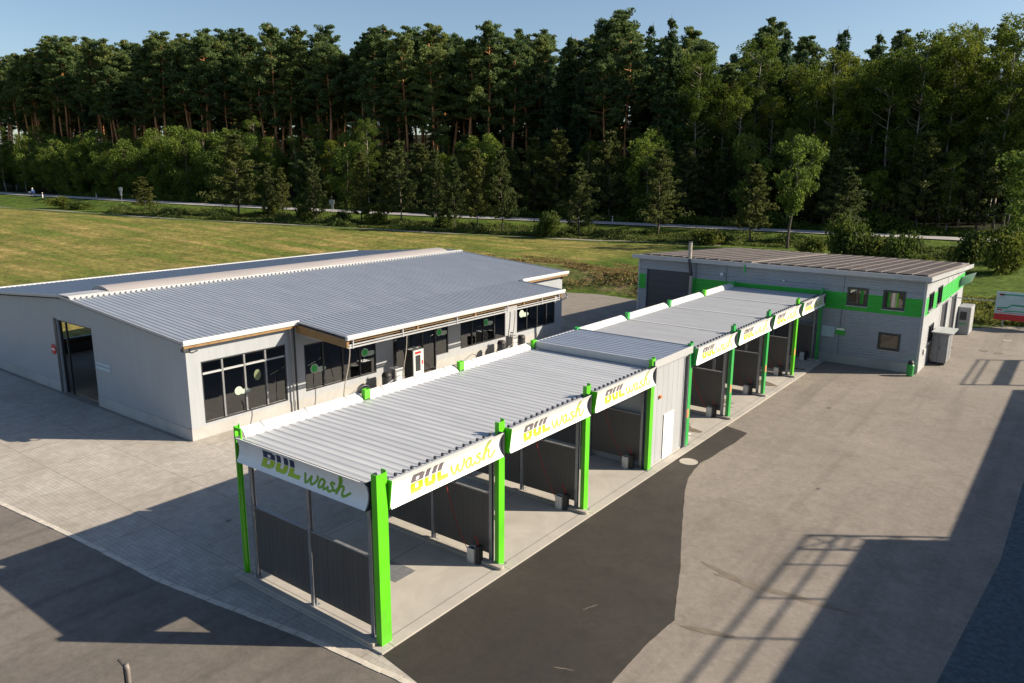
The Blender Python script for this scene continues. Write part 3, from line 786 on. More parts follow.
# gable wall with door opening; polygon gable above
DX0,DX1=-31.4,-27.4
m=MB(); wall_y(m,YB,.25,X0,X1-.25,.5,4.15,[(DX0,DX1,.5,4.15)])
def roofz(x): return RZ-(RZ-EZ)*abs(x-RXC)/11.7
m.prism([(X0,4.15),(X1-.0,4.15),(X1-.0,roofz(X1)-.2),(RXC,RZ-.2),(X0,roofz(X0)-.2)],'y',YB,YB+.25)
m.build('wall',M['wall_lb'],hall,label='gable wall in the shade')
MB().box(X0,YB-.025,-.1,DX0,YB+.2,.498).box(DX1,YB-.025,-.1,X1+.0,YB+.2,.498).build('plinth',M['plinth'],hall)
m=MB(); wall_x(m,X0+.25,.25,YB+.25,YE,-.1,4.5,[(7,15,.9,3.4),(18,28,.9,3.4)]); m.build('wall',M['wall_lb'],hall,label='rear wall')
m=MB(); wall_y(m,YE-.25,.25,X0,X1-.25,-.1,4.15,[]); m.prism([(X0,4.15),(X1-.0,4.15),(X1-.0,roofz(X1)-.2),(RXC,RZ-.2),(X0,roofz(X0)-.2)],'y',YE-.25,YE); m.build('wall',M['wall_lb'],hall,label='far gable wall')
MB().box(X0+.3,YB+.26,-.1,X1-.3,YE-.3,-.03).build('interior_floor',M['intfloor'],hall)
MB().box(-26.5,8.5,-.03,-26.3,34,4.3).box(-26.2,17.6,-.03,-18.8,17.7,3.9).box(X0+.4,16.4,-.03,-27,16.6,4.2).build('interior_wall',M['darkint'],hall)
# gable door
dr=MB().box(DX0,YB+.1,-.05,DX0+.1,YB+.22,4.15).box(DX1-.1,YB+.1,-.05,DX1,YB+.22,4.15).box(DX0+.1,YB+.1,4.05,DX1-.1,YB+.22,4.15).box(DX0+.75,YB+.1,-.05,DX0+.82,YB+.2,4.05).build('door_frame',M['frame'],hall)
MB().box(DX0-.35,YB-.04,-.05,DX0-.05,YB-.026,4.2).build('door_trim',M['darksteel'],hall)
# orange strip inside the opening: timber box standing in for sunlight on the floor
MB().box(-41.3,6,.55,-41.2,16,.75).build('sunlight_strip',M['wood'],hall)
# roof
def slope_sheet(m,xa,za,xb,zb,y0,y1,pitch,h):
    pr=corr_profile(y0,y1,0,pitch,h,.16,.12)
    n=len(m.v); k=len(pr)
    m.v+=[(xa,p[0],za+p[1]) for p in pr]+[(xb,p[0],zb+p[1]) for p in pr]
    for i in range(k-1): m.f.append((n+i,n+i+1,n+k+i+1,n+k+i))
YR0,YR1=YB-.28,YE+.35
XE=-18.22; XEB=-14.4; SL=(RZ-EZ)/11.7
ZE=RZ-SL*(RXC-XE)*-1
m=MB()
slope_sheet(m,RXC,RZ,XE,EZ,YR0,YR1,.30,.026)
slope_sheet(m,XE,EZ,XEB,EZ-SL*(XEB-XE),11.5,30.5,.30,.03)
# underside
m.quad((RXC,YR0,RZ-.12),(XE,YR0,EZ-.12),(XE,YR1,EZ-.12),(RXC,YR1,RZ-.12))
m.quad((XE,11.5,EZ-.12),(XEB,11.5,EZ-.12-SL*(XEB-XE)),(XEB,30.5,EZ-.12-SL*(XEB-XE)),(XE,30.5,EZ-.12))
m.build('roof_sheet',M['roof_lb'],hall,label='front roof slope with the deep canopy')
m=MB(); slope_sheet(m,X0-.15,EZ,RXC,RZ,YR0,YR1,.30,.05); m.quad((X0-.15,YR0,EZ-.12),(RXC,YR0,RZ-.12),(RXC,YR1,RZ-.12),(X0-.15,YR1,EZ-.12)); m.build('roof_sheet',M['roof_lb'],hall,label='rear roof slope')
# ridge cover: low barrel skylight from y 7.4
m=MB(); pr=[]
for i in range(9):
    t=i/8; x=-31.2+2.2*t; pr.append((x,RZ-.02+.30*math.sin(math.pi*t)**.7))
m.strip(pr,'y',7.5,YR1-1.5); m.poly([(p[0],7.5,p[1]) for p in pr][::-1]); m.poly([(p[0],YR1-1.5,p[1]) for p in pr]); m.build('ridge_skylight',M['roof_lb2'],hall)
m=MB(); m.box(-29.0,YR0,RZ-.06,-28.86,YR1,RZ+.07); y=YR0
while y<YR1: m.box(-28.86,y,RZ-.08,-28.76,y+.16,RZ+.02); y+=.3
m.box(-30.1,YR0,RZ+.03,-29.0,7.4,RZ+.09)
m.build('ridge_flashing',M['gutter'],hall)
# eaves: white gutters + verge trims + timber
def box_eave(m,x,z,y0,y1): m.prism([(x-.02,z+.06),(x+.16,z+.07),(x+.18,z-.02),(x+.14,z-.16),(x-.0,z-.18)],'y',y0,y1)
m=MB(); box_eave(m,XE,EZ,YR0,11.6); m.build('gutter',M['white'],hall)
m=MB(); box_eave(m,XE,EZ,30.95,YR1); m.build('gutter',M['white'],hall)
ZB=EZ-SL*(XEB-XE)
m=MB(); box_eave(m,XEB,ZB,11.45,30.55); m.build('gutter',M['white'],hall)
m=MB(); m.prism([(X0-.15,EZ+.07),(X0-.36,EZ+.09),(X0-.36,EZ-.15),(X0-.15,EZ-.15)],'y',YR0,YR1); m.build('gutter',M['white'],hall)
def verge(m,x0,z0,x1,z1,y,t=.03,h=.08,up=.05):
    m.hexa([(x0,y,z0-h),(x1,y,z1-h),(x1,y+t,z1-h),(x0,y+t,z0-h),(x0,y,z0+up),(x1,y,z1+up),(x1,y+t,z1+up),(x0,y+t,z0+up)])
for va in ((RXC,RZ,XE,EZ,YR0-.03),(X0-.15,EZ,RXC,RZ,YR0-.03),(RXC,RZ,XE,EZ,YR1),(X0-.15,EZ,RXC,RZ,YR1)):
    m=MB(); verge(m,*va); m.build('verge_trim',M['gutter'],hall)
for va in ((11.47,.02),(30.52,.1)):
    m=MB(); verge(m,XE+.2,EZ-.02,XEB,ZB,va[0],up=.06,h=va[1]); m.build('verge_trim',M['gutter'],hall)

m=MB(); verge(m,XE,EZ-.16,XEB+.0,ZB-.14,11.52,t=.14,h=.42,up=0); m.build('timber_beam',M['wood'],hall)
for y in (16.4,21.2,26.0,30.2):
    m=MB(); verge(m,XE,EZ-.16,XEB+.0,ZB-.14,y,t=.14,h=.32,up=0); m.build('timber_beam',M['wood'],hall)
MB().box(XEB-.2,11.7,ZB-.34,XEB-.08,30.1,ZB-.18).build('timber_beam',M['wood'],hall)
MB().box(XE-.06,YR0+.05,EZ-.3,XE+.08,11.5,EZ-.19).build('timber_beam',M['wood'],hall)
MB().box(XE-.06,31.,EZ-.3,XE+.08,YR1-.05,EZ-.19).build('timber_beam',M['wood'],hall)
m=MB(); m.box(-18.3,YR0-.02,4.28,-18.05,YR0+.25,4.42); m.tube([(-18.2,YR0+.1,4.3),(-18.0,YR0+.35,4.22),(-17.95,YR0+.6,4.3)],.03,6); m.build('floodlight',M['darksteel'],hall)
# vacuum rails under the canopy eave
m=MB(); m.box(XEB-.05,11.6,ZB-.60,XEB+.03,30.1,ZB-.53); m.box(XEB-.05,11.6,ZB-.46,XEB+.03,30.1,ZB-.41)
for y in (11.9,15.3,19.6,24.3,28.0,30.0): m.box(XEB-.03,y-.03,ZB-.62,XEB+.05,y+.03,ZB-.2)
m.build('awning_rail',M['gutter'],hall)
MB().tube([(XEB,11.75,ZB-.5),(XE+.2,11.75,ZB-.45)],.05,6).build('awning_rail',M['gutter'],hall)
# downpipes
for y,mt in ((11.2,'steel'),(11.42,'darksteel')):
    MB().tube([(-18.3,y,EZ-.15),(-18.3,y,.02)],.05,8).build('downpipe',M[mt],hall)
MB().tube([(XEB+.1,30.7,ZB-.15),(XEB+.15,30.8,ZB-.5),(XEB-.3,30.85,ZB-.75)],.05,8).build('downpipe',M['steel'],hall)
# windows
w=window_x(hall,X1,*wins[0],[7.35,8.55,9.75],3.0,lightbars=True)
sticker_x(w,X1-.05,8.15,1.78,.62,True)
m=MB(); m.poly([(X1-.05,9.25+.2*math.cos(i),2.35+.28*math.sin(i)) for i in np.arange(0,6.2,.5)]); m.build('window_sticker',simple('sticker_dim',(.16,.19,.1),.5),w)
w=window_x(hall,X1,*wins[1],[13.35,14.7,15.95]); sticker_x(w,X1-.05,12.75,1.95,.75); sticker_x(w,X1-.05,16.35,2.15,.75)
w=window_x(hall,X1,*wins[2],[19.8,21.05,22.2]); sticker_x(w,X1-.05,22.6,2.3,.75)
MB().box(X1-.12,22.25,.14,X1-.0,23.4,.84).build('wall_infill',M['wall_lb'],hall); MB().box(X1-.12,18.5,.14,X1-.0,19.8,.5).build('wall_infill',M['wall_lb'],hall)
w=window_x(hall,X1,*wins[3],[25.8,27.,28.2]); sticker_x(w,X1-.05,27.3,2.2,.75)
w=window_x(hall,X1,*wins[4],[32.,33.3,34.5]); sticker_x(w,X1-.05,31.4,2.2,.8,True)
MB().box(-18.9,33.4,1.0,-18.8,34.0,1.5).box(-18.9,33.0,1.0,-18.8,33.2,1.25).build('display_box',M['red'],hall)
for y0,y1 in ((18.5,23.4),):
    pass
# gable wall signs
tag(MB().lathe([(.3,0),(.3,.03),(.28,.035)],0,0,24).build('no_entry_sign',M['sign_red']),'round red no-entry sign with white bar on the shaded gable wall','sign')
ne=bpy.data.objects['no_entry_sign']; ne.rotation_euler=(R(90),0,0); ne.location=(-32.15,YB-.012,2.35)
MB().box(-.2,-.05,.036,.2,.05,.045).build('bar',M['signwhite'],None); b_=bpy.data.objects['bar']; b_.parent=ne
sg=thing('wall_plate',(-26.5,YB-.02,2.2),'pair of narrow white plates right of the hall door','sign')
MB().box(-27.2,YB-.03,2.28,-25.75,YB-.005,2.42).build('plate',M['sign_blue'],sg); MB().box(-27.2,YB-.03,2.05,-25.75,YB-.005,2.19).build('plate',M['sign_blue'],sg)

# -- things along the hall front
def vending(x,y,w,h,label,body=M['machine'],name='vending_machine',cat='vending machine',dark=True):
    r=thing(name,(x,y,0),label,cat)
    m=MB(); m.box(x-.75,y,0,x-.02,y+w,h); m.build('cabinet',body,r,bevel=.02)
    MB().box(x-.02,y+.03,.05,x,y+w-.03,h-.03).build('front_panel',body,r)
    MB().box(x,y+.18,.75,x+.006,y+w-.3,h-.35).build('glass_front',M['frame'],r)
    MB().box(x,y+.15,h-.27,x+.008,y+w-.25,h-.13).build('header_strip',M['sign_red'] if dark else M['frame_light'],r)
    MB().box(x,y+w-.2,1.1,x+.012,y+w-.1,1.35).build('coin_slot',M['sign_red'] if dark else M['frame'],r)
    MB().box(x-.755,y-.006,.02,x-.03,y-.001,h-.02).build('side_panel',M['black'],r)
    return r
vending(-17.0,18.7,.9,2.05,'tall white vending machine with glass front beside the hall entrance')
def bin_(x,y,label,rad=.28,h=1.1,name='waste_bin'):
    r=thing(name,(x,y,0),label,'bin','waste bins before the hall')
    m=MB(); m.lathe([(rad*.9,0),(rad,.05),(rad,h*.8),(rad*.96,h*.82)],x,y,18); m.build('drum',M['darksteel'],r,smooth=False)
    m=MB(); m.lathe([(rad*1.05,h*.8),(rad*1.05,h*.86),(rad*.8,h),(rad*.3,h+.02)],x,y,18); m.build('lid',M['black'],r)
bin_(-17.2,16.75,'dark round waste bin, left one beside the vending machine'); bin_(-17.2,27.35,'dark waste bin left of the grey vacuum cleaner under the last windows'); bin_(-17.2,29.6,'dark waste bin right of the grey vacuum cleaner under the last windows')
def vac(x,y,label):
    r=thing('vacuum_station',(x,y,0),label,'vacuum station','vacuum stations before the hall')
    m=MB(); m.box(x-.3,y-.32,0,x+.3,y+.32,1.25); m.build('cabinet',M['steel'],r,bevel=.03)
    MB().box(x+.3,y-.22,.5,x+.31,y+.22,1.05).build('front_panel',M['machine'],r)
    MB().tube([(x,y-.1,1.25),(x,y-.1,1.5),(x+.2,y-.1,1.5)],.04,8).build('hose_stub',M['black'],r)
vac(-17.2,17.45,'grey vacuum station right of a bin, near the vending machine'); vac(-17.2,28.5,'grey vacuum station between two bins under the last windows')
# hanging hoses from the rail and hose loops on the ground stands
hz=ZB-.62
hang=[(11.7,10.95,1.4,'pale suction hose hanging from the left end of the hall eave rail'),(15.6,15.1,2.0,'pale suction hose hanging before the vending machine'),(24.6,24.2,1.6,'dark suction hose hanging before the fourth window, left one'),(25.1,24.7,1.6,'pale suction hose hanging before the fourth window, right one')]
for ya,yb,zb,l in hang:
    pts=[(XEB,ya+(yb-ya)*t+.05*math.sin(t*9),hz+(0.2-hz)*t) for t in [i/10 for i in range(11)]]
    tag(MB().tube(pts,.028,6).build('suction_hose',M['tan'] if 'pale' in l else M['black']),l,'hose','suction hoses hanging from the eave rail')
arch=[(12.6,'below the first dark downpipe'),(15.2,'before the second window'),(21.3,'right of the vending machine'),(25.6,'before the fourth window')]
for y,l in arch:
    x=-15.3; r=thing('hose_stand',(x,y,0),'thin bent hose stand '+l,'hose stand','bent hose stands along the hall')
    pts=[(x,y,0),(x-.02,y+.05,.9),(x-.05,y+.25,1.25),(x,y+.75,1.45),(x+.05,y+1.1,1.25),(x+.1,y+1.35,.8),(x+.12,y+1.55,.2),(x+.12,y+1.6,0)]
    p2=[Vector(p) for p in pts]; out=[]
    for i in range(len(pts)-1):
        for k in range(4):
            t=k/4; p0=p2[max(0,i-1)];p3=p2[min(len(p2)-1,i+2)]
            out.append(tuple(.5*((2*p2[i])+(-p0+p2[i+1])*t+(2*p0-5*p2[i]+4*p2[i+1]-p3)*t*t+(-p0+3*p2[i]-3*p2[i+1]+p3)*t**3)))
    MB().tube(out,.022,6).build('hose',M['darksteel'],r)
    MB().tube([(x,y-.35,1.12),(x-.02,y+.2,1.28)],.04,6).build('nozzle',M['darksteel'],r)

# -- car inside the hall, seen through the first window
def car(x,y,rz,label):
    r=thing('parked_car',(0,0,0),label,'car')
    body=simple('car_paint',(.05,.05,.055),.25,0,.05)
    # side profile along local x (front at +x)
    prof=[(-2.2,.35),(-2.25,.8),(-2.0,1.0),(-1.3,1.05),(-.8,1.42),(.45,1.45),(1.1,1.02),(2.0,.88),(2.22,.7),(2.2,.35)]
    m=MB(); m.prism(prof,'y',-.88,.88); m.build('body',body,r,bevel=.08,recalc=True)
    m=MB(); m.prism([(-1.22,1.07),(-.8,1.36),(.42,1.39),(.98,1.06)],'y',-.885,.885); m.build('side_window',M['frame'],r,recalc=True)
    m=MB(); m.hexa([(1.16,-.7,1.05),(1.16,.7,1.05),(1.1,.7,1.03),(1.1,-.7,1.03),(.52,-.62,1.43),(.52,.62,1.43),(.47,.6,1.42),(.47,-.6,1.42)]); m.build('windscreen',M['frame'],r,recalc=True)
    for sx in (-1.35,1.35):
        for sy in (-.86,.86):
            m=MB(); n=18
            m.prism([(sx+.33*math.cos(2*math.pi*i/n),.33+.33*math.sin(2*math.pi*i/n)) for i in range(n)],'y',sy-.11,sy+.11); w_=m.build('wheel',M['black'],r,recalc=True)
            m=MB(); m.prism([(sx+.2*math.cos(2*math.pi*i/n),.33+.2*math.sin(2*math.pi*i/n)) for i in range(n)],'y',sy-.12,sy+.12); m.build('rim',M['gutter'],w_,recalc=True)
    for sy in (-.62,.62): MB().box(2.15,sy-.2,.66,2.235,sy+.2,.8).build('headlight',M['signwhite'],r)
    MB().box(2.2,-.8,.38,2.26,.8,.5).build('bumper',M['signwhite'],r); MB().box(2.225,-.26,.54,2.25,.26,.64).build('number_plate',M['signwhite'],r)
    r.location=(x,y,0); r.rotation_euler=(0,0,rz)
    return r
cr=car(-21.9,7.75,R(-14),'dark car with pale bumper standing inside the hall behind the first shop window')

# ------------------------------------------------------------------ two-storey building (right)
BX0,BX1,BY0,BY1=-13.75,5.95,40.0,57.0
tb=thing('two_storey_building',(-4,48,0),'two-storey ribbed grey building with green band and solar modules on its flat sloping roof','building')
def rz2(y): return 6.12-(y-39.6)*.052
fwin=[(1.45,2.63,3.92,5.0),(3.6,4.8,3.9,5.02),(3.58,4.78,1.28,2.3)]
door=(-13.05,-9.55,-.1,5.05)
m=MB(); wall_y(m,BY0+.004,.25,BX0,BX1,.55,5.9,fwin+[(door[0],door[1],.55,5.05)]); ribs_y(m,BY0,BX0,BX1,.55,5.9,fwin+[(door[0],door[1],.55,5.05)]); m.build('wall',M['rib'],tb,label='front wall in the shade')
MB().box(BX0-.0,BY0-.02,-.1,door[0],BY0+.22,.548).box(door[1],BY0-.02,-.1,BX1+.0,BY0+.22,.548).build('plinth',M['plinth'],tb)
sw=[(41.3,43.0,3.76,4.86),(44.5,46.3,3.7,4.9),(42.6,44.4,1.5,2.6),(47.0,49.9,-.1,3.42),(51.3,54.2,-.1,3.42)]
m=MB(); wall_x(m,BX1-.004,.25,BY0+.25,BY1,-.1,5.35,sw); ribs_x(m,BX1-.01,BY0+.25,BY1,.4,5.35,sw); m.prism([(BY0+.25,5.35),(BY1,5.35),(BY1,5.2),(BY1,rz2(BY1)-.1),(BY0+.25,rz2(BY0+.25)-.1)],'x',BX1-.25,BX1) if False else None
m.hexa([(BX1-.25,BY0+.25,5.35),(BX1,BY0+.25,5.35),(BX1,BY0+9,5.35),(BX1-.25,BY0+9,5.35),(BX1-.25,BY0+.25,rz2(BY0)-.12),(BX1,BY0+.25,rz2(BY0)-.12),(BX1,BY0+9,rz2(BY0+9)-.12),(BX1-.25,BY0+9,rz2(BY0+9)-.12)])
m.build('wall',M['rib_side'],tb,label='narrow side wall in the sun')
MB().box(BX0,BY0+.25,-.1,BX0+.25,BY1,5.3).box(BX0+.25,BY1-.25,-.1,BX1-.25,BY1,5.2).build('wall',M['rib'],tb,label='rear walls')
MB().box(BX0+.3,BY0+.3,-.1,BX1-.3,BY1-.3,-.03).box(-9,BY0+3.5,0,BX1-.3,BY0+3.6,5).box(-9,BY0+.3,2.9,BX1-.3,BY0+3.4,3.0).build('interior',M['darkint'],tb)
# green band pieces
def band_y(x0,x1): return (x0,x1)
m=MB(); gz0,gz1=3.55,4.68; y=BY0-.026
for x0,x1 in ((BX0,door[0]-.05),(door[1]+.05,fwin[0][0]-.06),(fwin[0][1]+.06,fwin[1][0]-.06),(fwin[1][1]+.06,BX1-.12)): ribs_y(m,y,x0,x1,gz0,gz1,[])
for w_ in fwin[:2]: m.box(w_[0]-.06,y-.012,gz0,w_[1]+.06,BY0-.004,w_[2]-.08)
m.build('green_band',M['green_band'],tb)
m=MB(); x=BX1
for y0,y1 in ((BY0+.12,sw[0][0]-.06),(sw[0][1]+.06,sw[1][0]-.06),(sw[1][1]+.06,BY1-.1)): ribs_x(m,x+.016,y0,y1,gz0,gz1,[])
for w_ in sw[:2]: m.box(x+.012,w_[0]-.06,gz0,x+.03,w_[1]+.06,w_[2]-.08)
m.build('green_band',M['green_band'],tb)
# vertical seams, corner trim
MB().box(BX1-.1,BY0-.055,.55,BX1+.045,BY0-.0,5.85).box(BX1-.0,BY0+.001,.0,BX1+.045,BY0+.12,5.8).build('corner_trim',M['gutter'],tb)
MB().box(BX0-.02,BY0-.04,-.1,BX0+.1,BY0-.0,5.7).build('corner_trim',M['gutter'],tb)
for x in (-9.1,-6.8,1.15): MB().box(x,BY0-.03,.55,x+.03,BY0-.0235,5.8).build('wall_seam',M['darksteel'],tb)
for y in (48.5,50.6,53.4): MB().box(BX1+.012,y,3.45,BX1+.02,y+.04,5.3).build('wall_seam',M['darksteel'],tb)
def window_y(parent,x0,x1,z0,z1,y):
    f=MB(); t=.09
    f.box(x0-.05,y-.04,z0-.05,x0+t,y+.08,z1+.05); f.box(x1-t,y-.04,z0-.05,x1+.05,y+.08,z1+.05); f.box(x0+t,y-.04,z0-.05,x1-t,y+.08,z0+t); f.box(x0+t,y-.04,z1-t,x1-t,y+.08,z1+.05)
    o=f.build('window',M['frame'],parent)
    MB().box(x0+.02,y+.02,z0+.02,x1-.02,y+.04,z1-.02).build('pane',M['glass'],o)
    MB().box(x0-.08,y-.07,z0-.1,x1+.08,y-.041,z0-.055).build('sill',M['gutter'],o)
    return o
w1=window_y(tb,*fwin[0],BY0); MB().poly([(1.75,BY0+.35,4.95),(2.3,BY0+.35,4.95),(2.3,BY0+.35,4.3),(2.05,BY0+.35,4.1)]).build('curtain',M['tan'],w1)
w2=window_y(tb,*fwin[1],BY0); 
m=MB()
for i in range(7): m.box(3.75+.12*i,BY0+.33+.03*(i%2),3.95,3.85+.12*i,BY0+.36+.03*(i%2),4.95)
m.build('curtain',simple('green_curtain',(.2,.32,.2),.7,0,.3,5),w2)
m=MB(); n=20
for i in range(n):
    a=2*math.pi*i/n; b2=2*math.pi*(i+1)/n
    m.quad((4.42+.17*math.cos(a),BY0+.30,4.45+.36*math.sin(a)),(4.42+.17*math.cos(b2),BY0+.30,4.45+.36*math.sin(b2)),(4.42+.1*math.cos(b2),BY0+.30,4.45+.28*math.sin(b2)),(4.42+.1*math.cos(a),BY0+.30,4.45+.28*math.sin(a)))
m.build('ring_ornament',M['signwhite'],w2)
w3=window_y(tb,*fwin[2],BY0); MB().box(3.7,BY0+.5,1.3,4.6,BY0+.6,1.7).build('shelf',M['wood'],w3)
for s_ in sw[:3]:
    o=window_x(tb,BX1+.06,*s_,[(s_[0]+s_[1])/2])
    MB().box(BX1+.03,s_[0]-.05,s_[2]-.08,BX1+.12,s_[1]+.05,s_[2]-.02).build('sill',M['gutter'],o)
# garage openings on the side: open sectional doors
for k in (3,4):
    s_=sw[k]; o=MB().box(BX1-.2,s_[0],-.05,BX1-.02,s_[0]+.1,3.42).box(BX1-.2,s_[1]-.1,-.05,BX1-.02,s_[1],3.42).box(BX1-.2,s_[0]+.1,3.3,BX1-.02,s_[1]-.1,3.42).build('garage_door',M['frame_light'],tb)
    MB().box(BX1-.18,s_[0]+.1,-.05,BX1-.12,s_[1]-.1,3.3).build('door_leaf',M['darksteel'],o)
    MB().box(BX1+.005,s_[0]-.22,-.05,BX1+.03,s_[0]-.04,3.3).build('door_trim',M['signwhite'],o)
# roller door front
rd=MB().box(door[0],BY0+.12,-.05,door[1],BY0+.16,5.05).build('roller_door',M['door_blue'],tb)
m=MB()
for i in range(1,10): m.box(door[0],BY0+.112,i*.52,door[1],BY0+.118,i*.52+.03)
m.build('panel_joint',M['black'],rd)
# wall plates
MB().box(.02,BY0-.06,1.65,.85,BY0-.03,2.35).build('notice_plate',M['sign_blue'],tb)
o=MB().box(.93,BY0-.06,1.85,1.5,BY0-.03,2.33).build('notice_plate',M['green_band'],tb); MB().box(.95,BY0-.068,2.17,1.48,BY0-.062,2.3).build('plate_stripe',M['signwhite'],o)
MB().box(1.62,BY0-.05,1.98,1.72,BY0-.02,2.08).build('socket_box',M['tan'],tb)
for x,z,rr in ((-7.1,5.15,.1),(-2.7,5.1,.06)):
    m=MB(); m.box(x-rr,BY0-.18,z-rr,x+rr,BY0-.01,z+rr); m.build('wall_lamp',M['signwhite'],tb,bevel=.03)
# exhaust stack
m=MB(); m.tube([(-9.3,BY0-.35,.2),(-9.3,BY0-.35,4.9)],.13,12); m.tube([(-9.42,BY0-.5,6.1),(-9.42,BY0-.5,7.3)],.13,12); m.build('flue_pipe',M['tan'],tb)
m=MB(); m.tube([(-9.3,BY0-.35,4.88),(-9.33,BY0-.4,5.1),(-9.42,BY0-.5,5.9),(-9.42,BY0-.5,6.12)],.125,12); m.tube([(-9.42,BY0-.5,7.3),(-9.42,BY0-.5,7.36)],.15,12); m.build('flue_elbow',M['darksteel'],tb)
# roof
m=MB(); za,zb2=rz2(39.55),rz2(59.2)
m.hexa([(BX0-.25,39.55,za-.2),(BX1+.25,39.55,za-.2),(BX1+.25,59.2,zb2-.2),(BX0-.25,59.2,zb2-.2),(BX0-.25,39.55,za-.02),(BX1+.25,39.55,za-.02),(BX1+.25,59.2,zb2-.02),(BX0-.25,59.2,zb2-.02)])
m.build('roof_slab',M['rail_metal'],tb)
MB().box(BX0-.3,39.45,za-.26,BX1+.3,39.54,za+.03).build('fascia',M['gutter'],tb)
m=MB(); verge_pts=[(BX1+.251,za-.26,za+.03)]
m.hexa([(BX1+.26,39.55,za-.27),(BX1+.31,39.55,za-.27),(BX1+.31,59.2,zb2-.27),(BX1+.26,59.2,zb2-.27),(BX1+.26,39.55,za+.03),(BX1+.31,39.55,za+.03),(BX1+.31,59.2,zb2+.03),(BX1+.26,59.2,zb2+.03)])
m.build('fascia',M['gutter'],tb)
MB().box(-5.35,BY0-.6,5.45,-5.25,BY0-.46,6.0).build('downpipe',M['green2'],tb)
# solar modules: long strips running back from the front eave
nx_=22; xa,xb=BX0+.1,BX1+.0
for i in range(nx_):
    x0=xa+(xb-xa)*i/nx_+.09; x1=xa+(xb-xa)*(i+1)/nx_-.11
    if i==9: x1-=.3
    m=MB(); y0,y1=39.9,58.7
    z=lambda y:rz2(y)+.06
    m.hexa([(x0,y0,z(y0)),(x1,y0,z(y0)),(x1,y1,z(y1)),(x0,y1,z(y1)),(x0,y0,z(y0)+.035),(x1,y0,z(y0)+.035),(x1,y1,z(y1)+.035),(x0,y1,z(y1)+.035)])
    m.build('solar_strip',M['solar'],tb)
    xg=x1+.1; m=MB(); m.hexa([(xg-.03,y0,z(y0)-.05),(xg+.03,y0,z(y0)-.05),(xg+.03,y1,z(y1)-.05),(xg-.03,y1,z(y1)-.05),(xg-.03,y0,z(y0)+.05),(xg+.03,y0,z(y0)+.05),(xg+.03,y1,z(y1)+.05),(xg-.03,y1,z(y1)+.05)])
    m.build('module_rail',M['rail_metal'],tb)
# side awning sign
m=MB(); m.hexa([(BX1+.03,54.9,3.75),(6.7,54.6,4.2),(6.7,54.75,4.2),(BX1+.03,55.05,3.75),(BX1+.03,54.9,4.5),(6.95,54.6,4.95),(6.95,54.75,4.95),(BX1+.03,55.05,4.5)])
m.build('side_sign',M['signwhite'],tb,recalc=True)
MB().tube([(BX1,50.6,3.5),(8.8,50.9,3.45)],.035,6).build('lamp_arm',M['gutter'],tb)
m=MB(); m.box(BX1+.003,41.35,.95,BX1+.1,41.75,1.3); m.build('meter_box',M['machine'],tb)

# things beside it
cb=thing('steel_cabinet',(6.5,44,0),'tall grey steel cabinet with overhanging lid against the sunlit side of the building','cabinet')
m=MB(); m.box(6.15,43.5,.12,7.05,45.4,2.08); m.build('body',simple('cabinet_grey',(.2,.21,.225),.5,0,.12,2),cb,bevel=.01)
MB().box(6.05,43.3,2.081,7.3,45.6,2.15).build('lid',M['gutter'],cb); MB().box(6.25,43.6,-.06,6.95,45.3,.119).build('base_frame',M['black'],cb)
MB().box(6.5,43.492,.2,6.52,43.499,2.0).box(7.051,44.4,.2,7.058,44.42,2.0).build('door_gap',M['black'],cb)
MB().box(6.58,43.47,1.0,6.62,43.491,1.2).build('handle',M['black'],cb)
ks=thing('payment_kiosk',(6.4,56,0),'grey payment kiosk with dark screen beyond the steel cabinet','kiosk')
m=MB(); m.box(6.0,55.6,-.06,6.85,57.8,2.1); m.build('body',simple('kiosk_grey',(.3,.31,.32),.5,0,.1,2),ks,bevel=.03)
MB().box(6.15,55.585,1.1,6.6,55.598,1.75).build('screen',M['frame'],ks); MB().box(6.1,55.585,.75,6.65,55.598,.85).build('stripe',M['green2'],ks); MB().box(6.851,55.7,.05,6.87,57.7,2.05).build('side_panel',M['gutter'],ks)
gb=thing('green_waste_bin',(5.7,39.3,0),'small green bin with black lid at the building corner','bin')
m=MB(); m.lathe([(.17,-.05),(.19,0),(.21,.64),(.17,.7)],5.7,39.3,18); m.build('drum',M['green2'],gb); m=MB(); m.lathe([(.18,.701),(.18,.8),(.1,.93),(.04,.95)],5.7,39.3,18); m.build('lid',M['black'],gb)
rb=thing('traffic_cone',(6.3,47.2,0),'small red cone in front of the side garage door','cone')
m=MB(); m.lathe([(.2,-.05),(.2,-.01)],6.4,49.9,12); m.build('foot',M['black'],rb); m=MB(); m.lathe([(.15,-.01),(.05,.5),(.03,.55)],6.4,49.9,12); m.build('body',M['red'],rb)

# billboard
bb=thing('billboard',(9,61.3,0),'billboard with pale green map bands and red lower stripe on posts','sign')
x0,x1=7.95,12.6; ybb=61.0; sk=.0
MB().box(x0,ybb,.55,x1,ybb+.06,2.87).build('board',M['sign_blue'],bb)
MB().box(x0,ybb-.008,.55,x1,ybb-.002,1.05).build('red_stripe',M['sign_red'],bb)
m=MB(); 
def bandp(pts,z,h):
    for (a,za_),(b,zb_) in zip(pts,pts[1:]): m.quad((a,ybb-.006,za_),(b,ybb-.006,zb_),(b,ybb-.006,zb_+h),(a,ybb-.006,za_+h))
bandp([(8.1,1.45),(8.8,1.5),(9.1,1.75),(10.,1.75),(10.8,1.95),(12.5,1.9)],0,.13); bandp([(8.2,2.55),(9.3,2.6),(12.3,2.6)],0,.1); bandp([(8.6,1.25),(9.6,1.3),(12.3,1.25)],0,.08)
m.build('green_bands',M['sign_teal'],bb)
